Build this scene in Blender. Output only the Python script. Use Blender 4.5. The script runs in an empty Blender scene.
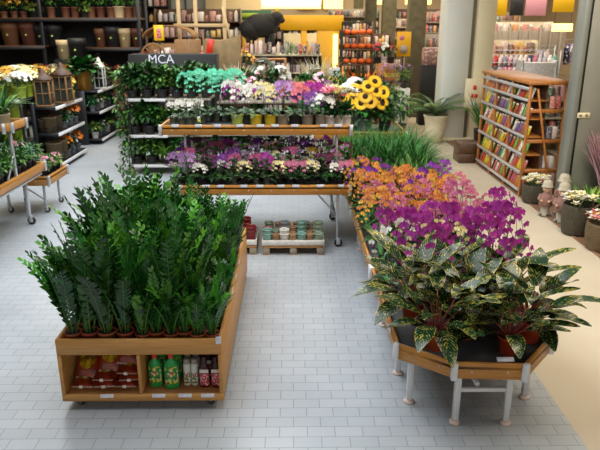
import bpy, bmesh, math, random
from mathutils import Vector, Matrix, Euler
R = math.radians
PI = math.pi
rnd = random.Random(7)
col = bpy.context.scene.collection
sc = bpy.context.scene

# ---------------------------------------------------------------- materials
def new_mat(name):
    m = bpy.data.materials.new(name); m.use_nodes = True
    nt = m.node_tree; b = nt.nodes['Principled BSDF']
    return m, nt, b
def rgb(c):
    # sRGB hex -> linear
    if isinstance(c, str):
        c = c.lstrip('#'); v = [int(c[i:i+2], 16)/255 for i in (0, 2, 4)]
        return tuple((x/12.92 if x <= .04045 else ((x+.055)/1.055)**2.4) for x in v)
    return c
def mat(name, c, rough=.5, metal=0, var=.0, vscale=8, c2=None, objvar=0, spec=.5, bump=0, bscale=40, coat=0, emit=0, stretch=None, trans=0):
    m, nt, b = new_mat(name)
    c = rgb(c)
    b.inputs['Roughness'].default_value = rough
    b.inputs['Metallic'].default_value = metal
    b.inputs['Specular IOR Level'].default_value = spec
    b.inputs['Coat Weight'].default_value = coat
    if trans: b.inputs['Transmission Weight'].default_value = trans
    b.inputs['Base Color'].default_value = (*c, 1)
    src = None
    if var or c2:
        tc = nt.nodes.new('ShaderNodeTexCoord'); mp = nt.nodes.new('ShaderNodeMapping')
        nt.links.new(tc.outputs['Object'], mp.inputs[0])
        if stretch: mp.inputs['Scale'].default_value = stretch
        n = nt.nodes.new('ShaderNodeTexNoise'); n.inputs['Scale'].default_value = vscale; n.inputs['Detail'].default_value = 4
        nt.links.new(mp.outputs[0], n.inputs['Vector'])
        r = nt.nodes.new('ShaderNodeValToRGB')
        k = rgb(c2) if c2 else tuple(x*(1-var) for x in c)
        r.color_ramp.elements[0].position = .35; r.color_ramp.elements[0].color = (*k, 1)
        r.color_ramp.elements[1].position = .65; r.color_ramp.elements[1].color = (*c, 1)
        nt.links.new(n.outputs['Fac'], r.inputs[0]); src = r.outputs[0]
    if objvar:
        oi = nt.nodes.new('ShaderNodeObjectInfo'); h = nt.nodes.new('ShaderNodeHueSaturation')
        mr = nt.nodes.new('ShaderNodeMapRange'); mr.inputs[3].default_value = 1-objvar; mr.inputs[4].default_value = 1+objvar
        nt.links.new(oi.outputs['Random'], mr.inputs[0]); nt.links.new(mr.outputs[0], h.inputs['Value'])
        m2 = nt.nodes.new('ShaderNodeMapRange'); m2.inputs[3].default_value = .5-objvar*.06; m2.inputs[4].default_value = .5+objvar*.06
        nt.links.new(oi.outputs['Random'], m2.inputs[0]); nt.links.new(m2.outputs[0], h.inputs['Hue'])
        if src: nt.links.new(src, h.inputs['Color'])
        else: h.inputs['Color'].default_value = (*c, 1)
        src = h.outputs[0]
    if src: nt.links.new(src, b.inputs['Base Color'])
    if bump:
        n2 = nt.nodes.new('ShaderNodeTexNoise'); n2.inputs['Scale'].default_value = bscale
        tc2 = nt.nodes.new('ShaderNodeTexCoord'); nt.links.new(tc2.outputs['Object'], n2.inputs['Vector'])
        bp = nt.nodes.new('ShaderNodeBump'); bp.inputs['Strength'].default_value = bump; bp.inputs['Distance'].default_value = .01
        nt.links.new(n2.outputs['Fac'], bp.inputs['Height']); nt.links.new(bp.outputs[0], b.inputs['Normal'])
    if emit:
        b.inputs['Emission Color'].default_value = (*c, 1); b.inputs['Emission Strength'].default_value = emit
    return m

M = {}
M['ply'] = mat('plywood', '#c4914f', .45, c2='#b5813f', vscale=3, stretch=(1.5, 1.5, 22))
M['plyedge'] = mat('plywood_dark', '#a87440', .5, c2='#8d5c2e', vscale=3, stretch=(1.5, 1.5, 22))
M['board'] = mat('honey_board', '#bd843c', .38, c2='#b0762f', vscale=3, stretch=(1.2, 1.2, 25))
M['rackwood'] = mat('orange_wood', '#b8783a', .4, c2='#9c602a', vscale=4, stretch=(6, 6, 1))
M['palletwood'] = mat('pallet_wood', '#b78a58', .7, c2='#96683c', vscale=6, stretch=(2, 12, 12))
M['darkwood'] = mat('dark_wood', '#5a3c26', .5, c2='#3e2817', vscale=5, stretch=(8, 8, 1.5))
M['rustic'] = mat('rustic_wood', '#9c7446', .6, c2='#7a5630', vscale=5, stretch=(8, 8, 1.5))
M['silver'] = mat('brushed_aluminium', '#c9ccd0', .35, metal=.6)
M['whitemetal'] = mat('white_painted_metal', '#dcdfe0', .35)
M['chrome'] = mat('chrome', '#c8c8cc', .2, metal=1)
M['black'] = mat('black_metal', '#17181b', .45, var=.3)
M['blackmatt'] = mat('black_matt', '#121212', .7)
M['rubber'] = mat('rubber', '#2a2a2c', .6)
M['foot'] = mat('pinkish_foot', '#d8c4b8', .5)
M['terra'] = mat('terracotta', '#a9512f', .65, c2='#8e3f22', vscale=9, objvar=.15)
M['terraplastic'] = mat('terracotta_plastic', '#a84427', .35, objvar=.1)
M['soil'] = mat('soil', '#2d2018', .95, var=.5, vscale=60, bump=.6)
M['zz'] = mat('zz_leaf', '#2c6620', .27, c2='#174018', vscale=5, objvar=.22, spec=.6)
M['zz2'] = mat('zz_leaf_fresh', '#5f9c2c', .3, c2='#3c7a22', vscale=5, objvar=.18, spec=.5)
M['zzd'] = mat('zz_leaf_deep', '#173d14', .27, objvar=.2, spec=.55)
M['stemg'] = mat('green_stem', '#4c7a34', .5)
M['stemd'] = mat('dark_stem', '#2b3a1a', .5)
M['redstem'] = mat('red_petiole', '#7c3427', .4)
M['leafd'] = mat('leaf_dark', '#1b461a', .42, c2='#0f2e12', vscale=6, objvar=.25, spec=.35)
M['leafm'] = mat('leaf_mid', '#35702a', .45, c2='#214f1c', vscale=6, objvar=.25, spec=.35)
M['leafl'] = mat('leaf_light', '#6f9a3a', .45, c2='#4f7d2c', vscale=6, objvar=.2)
M['leafy'] = mat('leaf_yellowgreen', '#9db24a', .5, objvar=.15)
M['leafb'] = mat('leaf_bluish', '#4f8068', .45, objvar=.15)
M['grass'] = mat('grass_blade', '#3c7a28', .55, c2='#25551c', spec=.25, vscale=5, objvar=.25)
M['grassl'] = mat('grass_blade_light', '#5f8f36', .5, objvar=.2)
def petal(name, c, c2=None, **k): return mat(name, c, .5, c2=c2, vscale=30, objvar=.12, **k)
M['p_purple'] = petal('petal_purple', '#b52d9c', '#8c2080')
M['p_violet'] = petal('petal_violet', '#8a3aa6', '#6d2a8a')
M['p_pink'] = petal('petal_pink', '#c86a94', '#a94a78')
M['p_rose'] = petal('petal_rose', '#d98aa0', '#b85f80')
M['p_lilac'] = petal('petal_lilac', '#b58fc0', '#96699f')
M['p_orange'] = petal('petal_orange', '#e29a4a', '#cf7434')
M['p_yellow'] = petal('petal_yellow', '#ecc24a', '#dba23a')
M['p_cream'] = petal('petal_cream', '#eee4b4', '#e0d080')
M['p_white'] = petal('petal_white', '#efeee8', '#dcdcd0')
M['p_lpink'] = petal('petal_light_pink', '#f2b8c4', '#e89aac')
M['p_coral'] = petal('petal_coral', '#ee8d90', '#e0707a')
M['p_turq'] = petal('petal_turquoise', '#7cdcba', '#4cc49c')
M['p_maroon'] = petal('petal_maroon', '#6e2450', '#521a3c')
M['p_red'] = petal('petal_red', '#c81e28', '#9a1420')
M['p_sun'] = petal('petal_sunflower', '#f6c80e', '#eab20a')
M['p_org'] = petal('petal_bright_orange', '#f08a1c', '#e06c14')
M['disc'] = mat('sunflower_disc', '#3b1e10', .9, bump=.8, bscale=90)
M['lip'] = mat('orchid_lip', '#7a1552', .4)
M['lipy'] = mat('orchid_lip_yellow', '#e2a52c', .4)
M['clear'] = mat('clear_plastic_pot', '#6f7868', .2, var=.4, vscale=30)
M['potgrey'] = mat('grey_pot', '#787c80', .5, objvar=.15)
M['potdark'] = mat('dark_pot', '#2c2c2e', .5, objvar=.15)
M['potlime'] = mat('lime_glazed_pot', '#bcd66a', .25)
M['potyel'] = mat('yellow_glazed_pot', '#e6cf3e', .25)
M['pottaupe'] = mat('taupe_pot', '#9a9080', .4, objvar=.1)
M['potwhite'] = mat('white_pot', '#e8e6e0', .3, c2='#cfcac0', vscale=14)
M['potolive'] = mat('olive_lime_pot', '#9db12e', .4, objvar=.1)
M['potteal'] = mat('teal_ceramic', '#7da398', .25, objvar=.12)
M['potsage'] = mat('sage_ceramic', '#8a9a84', .3, objvar=.12)
M['potkraft'] = mat('kraft_ceramic', '#a9875f', .6, objvar=.1)
M['potred'] = mat('dark_red_ceramic', '#7c2224', .3, objvar=.12)
M['potpink'] = mat('pink_ceramic', '#b8445a', .3)
M['potbrown'] = mat('brown_planter', '#7c4f3a', .55, objvar=.18)
M['potbeige'] = mat('beige_planter', '#d6bd92', .6, objvar=.08)
M['potcream'] = mat('cream_planter', '#dcd3b4', .7, var=.15, vscale=5)
M['gold'] = mat('gold_pot', '#a8772c', .3, metal=.7)
M['label'] = mat('price_label', '#e9ebf2', .5, c2='#c9ccd8', vscale=25)
M['strip'] = mat('white_price_strip', '#e4e4e4', .4)
M['wicker'] = mat('wicker', '#6d5a3c', .8, c2='#463822', vscale=9, stretch=(1, 1, 14), bump=1, bscale=60)
M['wickerd'] = mat('wicker_dark', '#4e4836', .8, c2='#353024', vscale=9, stretch=(14, 14, 1), bump=1, bscale=60)
M['cream'] = mat('cream_paint', '#e2e3da', .55, var=.06, vscale=2)
M['palegrey'] = mat('pale_grey_paint', '#c8cbc0', .5, var=.06, vscale=2)
M['creamwarm'] = mat('warm_cream_paint', '#ecdfb8', .55, var=.05, vscale=2)
M['greygroove'] = mat('grey_groove', '#7e7a6a', .6)
M['steel'] = mat('grey_steel', '#96968a', .45, var=.12, vscale=2)
M['steeledge'] = mat('blue_edge_steel', '#868a82', .4, var=.1, vscale=2)
M['column'] = mat('olive_grey_column', '#67614a', .75, c2='#575239', vscale=5)
M['yellow'] = mat('yellow_panel', '#e0a80a', .5, var=.08, vscale=2)
M['yellowl'] = mat('bright_yellow_sign', '#f2c20e', .5)
M['canvas'] = mat('tan_canvas', '#8e7650', .8, var=.3, vscale=3)
M['pumpkin'] = mat('pumpkin_orange', '#e0601c', .45, objvar=.15)
M['dry'] = mat('dried_leaves', '#7a4a22', .8, objvar=.2)
M['rose'] = mat('dusty_pink_plumes', '#b98f98', .85, objvar=.15)
M['green_sign'] = mat('green_fascia', '#1f5c38', .5)
M['stone'] = mat('statue_stone', '#a8a090', .75, var=.2, vscale=12)
M['statueskin'] = mat('statue_face', '#cfa58a', .7)
M['statuecoat'] = mat('statue_coat', '#8f6a60', .75, var=.2)
M['hat'] = mat('statue_hat', '#b5ac98', .8, var=.2, vscale=12)
M['glass'] = mat('lantern_glass', '#5e6660', .05, trans=.9)
M['glow'] = mat('lamp_glow_white', '#fff6dc', .5, emit=2.2)
M['glowy'] = mat('lamp_glow_yellow', '#ffee90', .5, emit=1.6)
M['red'] = mat('red_plastic', '#d0301c', .35)
M['blue'] = mat('blue_plastic', '#2a4c8c', .4)
M['greenbottle'] = mat('green_bottle', '#1f9e48', .3)
M['darkbottle'] = mat('dark_brown_bottle', '#3a1c1c', .25)
M['whitecan'] = mat('white_can', '#d8dcd2', .35)
M['baglabel'] = mat('bag_yellow_label', '#d8b020', .4, c2='#5a3a10', vscale=16)
M['whiteband'] = mat('white_print', '#e8dcd4', .4)
M['seam'] = mat('seam_print', '#c9a090', .35)
M['floorbeige'] = None

def speckle(name, cols, scale, rough=.4, pos=None):
    """printed multicolour artwork: voronoi cells through a constant ramp"""
    m, nt, b = new_mat(name)
    tc = nt.nodes.new('ShaderNodeTexCoord'); v = nt.nodes.new('ShaderNodeTexVoronoi'); v.inputs['Scale'].default_value = scale
    nt.links.new(tc.outputs['Object'], v.inputs['Vector'])
    s = nt.nodes.new('ShaderNodeSeparateColor'); nt.links.new(v.outputs['Color'], s.inputs[0])
    r = nt.nodes.new('ShaderNodeValToRGB'); r.color_ramp.interpolation = 'CONSTANT'
    e = r.color_ramp.elements; n = len(cols)
    e[0].position = 0; e[0].color = (*rgb(cols[0]), 1); e[1].position = 1/n; e[1].color = (*rgb(cols[1]), 1)
    for i in range(2, n):
        q = e.new(i/n); q.color = (*rgb(cols[i]), 1)
    nt.links.new(s.outputs[0], r.inputs[0]); nt.links.new(r.outputs[0], b.inputs['Base Color'])
    b.inputs['Roughness'].default_value = rough
    return m
M['lab_green'] = speckle('green_bottle_label', ['#2f9a40', '#d8c838', '#187028', '#c04030', '#2a8a3a', '#c8c8a0'], 60)
M['lab_rose'] = speckle('rose_label', ['#d83050', '#e86080', '#40803a', '#f0d0d8', '#c02040'], 80)
M['lab_leaf'] = speckle('leaf_label', ['#3a8a3a', '#e8ece0', '#e8ece0', '#80b060', '#c04060'], 80)
M['bag'] = mat('brown_red_fertiliser_bag', '#a53c1c', .3, c2='#6c2412', vscale=18, bump=.5, bscale=30)

def random_mat(name, cols, rough=.5, speck=None, sscale=40):
    """solid colour chosen per object (goods of many colours), optionally with a lighter print"""
    m, nt, b = new_mat(name)
    oi = nt.nodes.new('ShaderNodeObjectInfo')
    r = nt.nodes.new('ShaderNodeValToRGB'); r.color_ramp.interpolation = 'CONSTANT'
    e = r.color_ramp.elements; n = len(cols)
    e[0].position = 0; e[0].color = (*rgb(cols[0]), 1); e[1].position = 1/n; e[1].color = (*rgb(cols[1]), 1)
    for i in range(2, n):
        q = e.new(i/n); q.color = (*rgb(cols[i]), 1)
    nt.links.new(oi.outputs['Random'], r.inputs[0]); out = r.outputs[0]
    if speck:
        tc = nt.nodes.new('ShaderNodeTexCoord'); v = nt.nodes.new('ShaderNodeTexNoise'); v.inputs['Scale'].default_value = sscale
        ad = nt.nodes.new('ShaderNodeVectorMath'); ad.operation = 'ADD'
        nt.links.new(tc.outputs['Object'], ad.inputs[0]); nt.links.new(oi.outputs['Location'], ad.inputs[1]); nt.links.new(ad.outputs[0], v.inputs['Vector'])
        s = nt.nodes.new('ShaderNodeValToRGB'); s.color_ramp.interpolation = 'CONSTANT'
        s.color_ramp.elements[0].color = (0, 0, 0, 1); s.color_ramp.elements[1].position = .56; s.color_ramp.elements[1].color = (1, 1, 1, 1)
        mx = nt.nodes.new('ShaderNodeMix'); mx.data_type = 'RGBA'
        nt.links.new(v.outputs['Fac'], s.inputs[0]); nt.links.new(s.outputs[0], mx.inputs[0])
        nt.links.new(out, mx.inputs[6]); mx.inputs[7].default_value = (*rgb(speck), 1); out = mx.outputs[2]
    nt.links.new(out, b.inputs['Base Color']); b.inputs['Roughness'].default_value = rough
    return m
M['packet'] = random_mat('seed_packet_print', ['#c8242e', '#e8c42a', '#d0506a', '#3d8a36', '#e07a28', '#f0e8d8', '#7a3a90', '#88a83a', '#e8e0d0', '#b83048'], .4, '#5a8a3a', 38)
M['packet2'] = random_mat('seed_packet_header', ['#f0ece0', '#e8dca0', '#d8e0c0', '#f0ece0'], .4)
M['goods'] = random_mat('carton_print', ['#d8c8b8', '#b03028', '#e8e0d8', '#a85a48', '#2a3a60', '#e0b840', '#3a3030', '#705040', '#c87868', '#efe8e2', '#403434', '#4a7a50'], .5, '#f0e4dc', 9)
M['goodspale'] = random_mat('pale_goods', ['#e8dcd4', '#c8948c', '#d8b8b0', '#8a6a60', '#f0ece8', '#907878', '#b8b8c0', '#d8a060'], .6, '#d8b0a8', 7)
M['cloth'] = random_mat('hanging_cloth', ['#2c3c6c', '#e4dcd8', '#c03a3a', '#b8b8c4', '#44444c', '#6ab0a8', '#d8d0cc', '#8a88a8', '#eeeae6', '#c87890'], .8, '#dcd4d0', 9)
M['bookc'] = random_mat('dark_merch', ['#2a2622', '#3a2c22', '#604028', '#1c1c1e', '#80583a', '#34302c'], .6, '#b89870', 9)

def tiles():
    m, nt, b = new_mat('grey_white_floor_tiles')
    tc = nt.nodes.new('ShaderNodeTexCoord')
    br = nt.nodes.new('ShaderNodeTexBrick')
    br.offset = .5; br.squash = 1
    br.inputs['Scale'].default_value = 1
    br.inputs['Brick Width'].default_value = .2; br.inputs['Row Height'].default_value = .118
    br.inputs['Mortar Size'].default_value = .0032; br.inputs['Mortar Smooth'].default_value = .3; br.inputs['Bias'].default_value = 0
    br.inputs['Color1'].default_value = (*rgb('#b3b7bb'), 1); br.inputs['Color2'].default_value = (*rgb('#abb0b4'), 1); br.inputs['Mortar'].default_value = (*rgb('#868b90'), 1)
    nt.links.new(tc.outputs['Object'], br.inputs['Vector'])
    n = nt.nodes.new('ShaderNodeTexNoise'); n.inputs['Scale'].default_value = 1.3; n.inputs['Detail'].default_value = 5
    nt.links.new(tc.outputs['Object'], n.inputs['Vector'])
    r = nt.nodes.new('ShaderNodeValToRGB'); r.color_ramp.elements[0].position = .3; r.color_ramp.elements[0].color = (.86, .86, .86, 1); r.color_ramp.elements[1].position = .7; r.color_ramp.elements[1].color = (1, 1, 1, 1)
    nt.links.new(n.outputs['Fac'], r.inputs[0])
    mx = nt.nodes.new('ShaderNodeMix'); mx.data_type = 'RGBA'; mx.blend_type = 'MULTIPLY'; mx.inputs[0].default_value = 1
    nt.links.new(br.outputs['Color'], mx.inputs[6]); nt.links.new(r.outputs[0], mx.inputs[7]); nt.links.new(mx.outputs[2], b.inputs['Base Color'])
    b.inputs['Roughness'].default_value = .34; b.inputs['Specular IOR Level'].default_value = .45
    bp = nt.nodes.new('ShaderNodeBump'); bp.inputs['Strength'].default_value = .25; bp.inputs['Distance'].default_value = .002; bp.invert = True
    nt.links.new(br.outputs['Fac'], bp.inputs['Height']); nt.links.new(bp.outputs[0], b.inputs['Normal'])
    return m
M['tiles'] = tiles()
M['aisle'] = mat('cream_smooth_floor', '#c6baa4', .38, c2='#bdb09a', vscale=.9)
M['brownfloor'] = mat('brown_wood_floor', '#8a6850', .45, c2='#765641', vscale=3, stretch=(12, 1, 1))

def varieg():
    """dark glossy leaf with cream-yellow feathered veins; u across, v along"""
    m, nt, b = new_mat('variegated_leaf')
    uv = nt.nodes.new('ShaderNodeUVMap'); sp = nt.nodes.new('ShaderNodeSeparateXYZ'); nt.links.new(uv.outputs[0], sp.inputs[0])
    def mth(op, a, bb=None, c=None):
        n = nt.nodes.new('ShaderNodeMath'); n.operation = op
        for i, x in enumerate((a, bb, c)):
            if x is None: continue
            if isinstance(x, (int, float)): n.inputs[i].default_value = x
            else: nt.links.new(x, n.inputs[i])
        return n.outputs[0]
    au = mth('ABSOLUTE', mth('SUBTRACT', sp.outputs[0], .5))
    ph = mth('ADD', mth('MULTIPLY', sp.outputs[1], 62), mth('MULTIPLY', au, -38))
    tc = nt.nodes.new('ShaderNodeTexCoord'); n = nt.nodes.new('ShaderNodeTexNoise'); n.inputs['Scale'].default_value = 14; n.inputs['Detail'].default_value = 3
    nt.links.new(tc.outputs['Object'], n.inputs['Vector'])
    n2 = nt.nodes.new('ShaderNodeTexNoise'); n2.inputs['Scale'].default_value = 42; nt.links.new(tc.outputs['Object'], n2.inputs['Vector'])
    w = mth('SINE', mth('ADD', ph, mth('MULTIPLY', n.outputs['Fac'], 9)))
    s = mth('ADD', mth('MULTIPLY', w, .15), mth('ADD', mth('MULTIPLY', n2.outputs['Fac'], .9), mth('MULTIPLY', n.outputs['Fac'], .8)))
    edge = mth('MULTIPLY', mth('GREATER_THAN', au, .46), .25)
    s = mth('SUBTRACT', mth('ADD', s, edge), .04)
    s = mth('MULTIPLY', s, .85)
    r = nt.nodes.new('ShaderNodeValToRGB'); e = r.color_ramp.elements
    e[0].position = .72; e[0].color = (*rgb('#14301c'), 1); e[1].position = .92; e[1].color = (*rgb('#b09a44'), 1)
    q = e.new(.81); q.color = (*rgb('#3f5c22'), 1)
    nt.links.new(s, r.inputs[0]); nt.links.new(r.outputs[0], b.inputs['Base Color'])
    b.inputs['Roughness'].default_value = .27; b.inputs['Specular IOR Level'].default_value = .4
    return m
M['varieg'] = varieg()

# ---------------------------------------------------------------- mesh builder
class MB:
    def __init__(s): s.v = []; s.f = []; s.mi = []; s.uv = []
    def add(s, vs, fs, mi=0, T=None, uv=None):
        b = len(s.v)
        for p in vs:
            s.v.append(tuple(T @ Vector(p)) if T is not None else tuple(p))
        for f in fs:
            s.f.append(tuple(b+i for i in f)); s.mi.append(mi)
            s.uv.append([uv[i] for i in f] if uv else [(0, 0)]*len(f))
        return s
    def box(s, x0, x1, y0, y1, z0, z1, bev=.004, mi=0, T=None):
        hx, hy, hz = (x1-x0)/2, (y1-y0)/2, (z1-z0)/2
        c = Vector(((x0+x1)/2, (y0+y1)/2, (z0+z1)/2)); b = min(bev, hx*.45, hy*.45, hz*.45)
        vs = []; idx = {}
        for sx in (-1, 1):
            for sy in (-1, 1):
                for sz in (-1, 1):
                    for a in range(3):
                        d = [hx-b, hy-b, hz-b]; d[a] = (hx, hy, hz)[a]
                        idx[(sx, sy, sz, a)] = len(vs); vs.append((c.x+sx*d[0], c.y+sy*d[1], c.z+sz*d[2]))
        fs = []
        def sg(a, sa, b1, sb, c1, scc):
            t = [0, 0, 0]; t[a] = sa; t[b1] = sb; t[c1] = scc; return tuple(t)
        for a in range(3):
            b1, c1 = (a+1) % 3, (a+2) % 3
            for sa in (-1, 1):
                q = [idx[sg(a, sa, b1, p, c1, r)+(a,)] for p, r in ((-1, -1), (1, -1), (1, 1), (-1, 1))]
                fs.append(q if sa > 0 else q[::-1])
        for a in range(3):      # edges parallel to axis a
            b1, c1 = (a+1) % 3, (a+2) % 3
            for p in (-1, 1):
                for r in (-1, 1):
                    q = [idx[sg(a, -1, b1, p, c1, r)+(b1,)], idx[sg(a, 1, b1, p, c1, r)+(b1,)], idx[sg(a, 1, b1, p, c1, r)+(c1,)], idx[sg(a, -1, b1, p, c1, r)+(c1,)]]
                    fs.append(q if p*r < 0 else q[::-1])
        for sx in (-1, 1):
            for sy in (-1, 1):
                for sz in (-1, 1):
                    q = [idx[(sx, sy, sz, k)] for k in range(3)]
                    fs.append(q if sx*sy*sz > 0 else q[::-1])
        return s.add(vs, fs, mi, T)
    def bar(s, p, q, w, h=None, mi=0, bev=.003):
        p = Vector(p); q = Vector(q); d = q-p; L = d.length; h = h or w
        z = d.normalized(); x = Vector((0, 0, 1)).cross(z)
        x = Vector((1, 0, 0)) if x.length < 1e-4 else x.normalized(); y = z.cross(x)
        T = Matrix((x, y, z)).transposed().to_4x4(); T.translation = p
        return s.box(-w/2, w/2, -h/2, h/2, 0, L, bev, mi, T)
    def tube(s, pts, r, n=6, mi=0, r1=None, cap=True):
        pts = [Vector(p) for p in pts]; m = len(pts); r1 = r if r1 is None else r1
        vs = []; fs = []; prev = None
        for i, p in enumerate(pts):
            d = (pts[min(i+1, m-1)]-pts[max(i-1, 0)]).normalized()
            if prev is None:
                x = d.cross(Vector((0, 0, 1)));
                if x.length < 1e-3: x = Vector((1, 0, 0))
                x.normalize()
            else:
                x = (prev-d*prev.dot(d)).normalized()
            prev = x; y = d.cross(x); rr = r+(r1-r)*i/max(1, m-1)
            for k in range(n):
                a = 2*PI*k/n; vs.append(p+x*math.cos(a)*rr+y*math.sin(a)*rr)
        for i in range(m-1):
            for k in range(n):
                fs.append((i*n+k, i*n+(k+1) % n, (i+1)*n+(k+1) % n, (i+1)*n+k))
        if cap: fs.append(tuple(range(n))[::-1]); fs.append(tuple((m-1)*n+k for k in range(n)))
        return s.add(vs, fs, mi)
    def lathe(s, prof, n=20, c=(0, 0, 0), mi=0, T=None, sx=1, sy=1, uvm=False):
        vs = []; fs = []; c = Vector(c)
        for r, z in prof:
            for k in range(n):
                a = 2*PI*k/n; vs.append(c+Vector((math.cos(a)*r*sx, math.sin(a)*r*sy, z)))
        m = len(prof)
        for i in range(m-1):
            for k in range(n):
                fs.append((i*n+k, i*n+(k+1) % n, (i+1)*n+(k+1) % n, (i+1)*n+k))
        if prof[0][0] > 1e-5: fs.append(tuple(range(n))[::-1])
        if prof[-1][0] > 1e-5: fs.append(tuple((m-1)*n+k for k in range(n)))
        return s.add(vs, fs, mi, T)
    def ball(s, c, r, n=10, mi=0, sc=(1, 1, 1), T=None):
        h = max(4, n//2)
        prof = [(max(1e-5, math.sin(PI*i/h))*r*1, -math.cos(PI*i/h)*r) for i in range(h+1)]
        c = Vector(c); S = Matrix.Translation(c) @ Matrix.Diagonal((*sc, 1))
        if T is not None: S = T @ S
        return s.lathe(prof, n, (0, 0, 0), mi, S)
    def leaf(s, p, d, up, L, W, droop=.3, fold=.25, seg=4, mi=0, a=.8, wav=0, tip=True):
        """blade growing from p along d; up = its upper side; droop bends it down over its length"""
        p = Vector(p); d = Vector(d).normalized(); up = Vector(up); up = (up-d*up.dot(d))
        if up.length < 1e-4: up = d.orthogonal()
        up.normalize(); side = d.cross(up)
        vs = []; uv = []; fs = []; q = p.copy(); st = L/seg
        for i in range(seg+1):
            t = i/seg
            w = W*.5*math.sin(PI*(t**a))**.8 if 0 < t < 1 else W*.04
            wz = wav*math.sin(t*9)
            vs += [q-side*w+up*(fold*w+wz), q.copy(), q+side*w+up*(fold*w-wz)]
            uv += [(0, t), (.5, t), (1, t)]
            ang = -droop/seg
            rot = Matrix.Rotation(ang, 3, side); d = (rot.inverted() @ d) if False else (Matrix.Rotation(ang, 3, side) @ d); up = Matrix.Rotation(ang, 3, side) @ up
            q = q+d*st
            if i < seg:
                b = i*3
                fs += [(b, b+1, b+4, b+3), (b+1, b+2, b+5, b+4)]
        return s.add(vs, fs, mi, None, uv)
    def build(s, name, mats, parent=None, loc=None, smooth=True, flat=False):
        me = bpy.data.meshes.new(name); me.from_pydata(s.v, [], s.f)
        if not isinstance(mats, (list, tuple)): mats = [mats]
        for m in mats: me.materials.append(M[m] if isinstance(m, str) else m)
        for p, i in zip(me.polygons, s.mi): p.material_index = i; p.use_smooth = smooth
        ul = me.uv_layers.new(name='UVMap')
        k = 0
        for u in s.uv:
            for c in u: ul.data[k].uv = c; k += 1
        me.update()
        o = bpy.data.objects.new(name, me); col.objects.link(o)
        if parent: o.parent = parent
        if loc: o.location = loc
        return o

def tag(o, label=None, cat=None, group=None, kind=None):
    if label: o['label'] = label
    if cat: o['category'] = cat
    if group: o['group'] = group
    if kind: o['kind'] = kind
    return o
def thing(name, label, cat, loc=(0, 0, 0), rz=0, group=None):
    o = bpy.data.objects.new(name, None); col.objects.link(o); o.empty_display_size = .1
    o.location = loc; o.rotation_euler = (0, 0, rz); tag(o, label, cat, group); return o
def kids():
    d = {}
    for o in bpy.data.objects:
        if o.parent: d.setdefault(o.parent, []).append(o)
    return d
KC = {}
def dup(src, loc=None, rz=0, label=None, group=None, scale=None, rot=None):
    """a copy of a thing with copies of its parts and sub-parts"""
    if src not in KC:
        KC[src] = [(c, list(c.children)) for c in src.children]
    r = src.copy(); col.objects.link(r)
    if loc is not None: r.location = loc
    r.rotation_euler = rot if rot else (0, 0, rz)
    if scale: r.scale = (scale,)*3 if isinstance(scale, (int, float)) else scale
    if label: r['label'] = label
    if group: r['group'] = group
    for c, gs in KC[src]:
        k = c.copy(); col.objects.link(k); k.parent = r
        for g in gs:
            j = g.copy(); col.objects.link(j); j.parent = k
    return r
USED = set()
def place(src, loc, rz=0, label=None, group=None, scale=None, rot=None):
    """the first placement uses the prototype itself, later ones copies"""
    if src in USED: return dup(src, loc, rz, label, group, scale, rot)
    if src not in KC: KC[src] = [(c, list(c.children)) for c in src.children]
    USED.add(src); src.location = loc; src.rotation_euler = rot if rot else (0, 0, rz)
    if scale: src.scale = (scale,)*3 if isinstance(scale, (int, float)) else scale
    if label: src['label'] = label
    if group: src['group'] = group
    return src
def drop_unused(protos):
    for p in protos:
        if p in USED: continue
        for c in list(p.children):
            for g in list(c.children): bpy.data.objects.remove(g)
            bpy.data.objects.remove(c)
        bpy.data.objects.remove(p)
ORD = ['first', 'second', 'third', 'fourth', 'fifth', 'sixth', 'seventh', 'eighth', 'ninth', 'tenth', 'eleventh', 'twelfth', 'thirteenth', 'fourteenth', 'fifteenth', 'sixteenth', 'seventeenth', 'eighteenth', 'nineteenth', 'twentieth']
def od(i): return ORD[i]
def struct(name, mb, m, smooth=False):
    o = mb.build(name, m, None, None, smooth); o['kind'] = 'structure'; return o
def B(*a, **k): return MB().box(*a, **k)
def text_mesh(name, txt, size, m, parent, loc, rot=(PI/2, 0, 0), ext=.004, align='CENTER'):
    cu = bpy.data.curves.new(name, 'FONT'); cu.body = txt; cu.size = size; cu.extrude = ext; cu.align_x = align; cu.align_y = 'CENTER'
    o = bpy.data.objects.new(name, cu); col.objects.link(o)
    dg = bpy.context.evaluated_depsgraph_get(); me = bpy.data.meshes.new_from_object(o.evaluated_get(dg))
    bpy.data.objects.remove(o)
    me.materials.clear(); me.materials.append(M[m])
    o = bpy.data.objects.new(name, me); col.objects.link(o); o.parent = parent; o.location = loc; o.rotation_euler = rot
    return o

# ---------------------------------------------------------------- pots and plants
def pot_profile(r0, r1, h, rim=.012, rh=.022, t=.006):
    return [(1e-5, 0), (r0, 0), (r0*1.01, .002), (r1-rim*.6, h-rh), (r1, h-rh+.001), (r1+rim*.2, h), (r1-t, h), (r1-t-.002, h-.012), (1e-5, h-.014)]
def add_pot(parent, r0, r1, h, m, n=18, rim=.012, rh=.022, name='pot', soil=True, c=(0, 0, 0)):
    p = MB().lathe(pot_profile(r0, r1, h, rim, rh), n, c).build(name, m, parent)
    if soil:
        MB().lathe([(r1*.93, h-.012), (r1*.6, h-.004), (1e-5, h-.002)], 12, c).build('soil', 'soil', p)
    return p
def rdir(az, el): return Vector((math.cos(az)*math.cos(el), math.sin(az)*math.cos(el), math.sin(el)))

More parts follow.
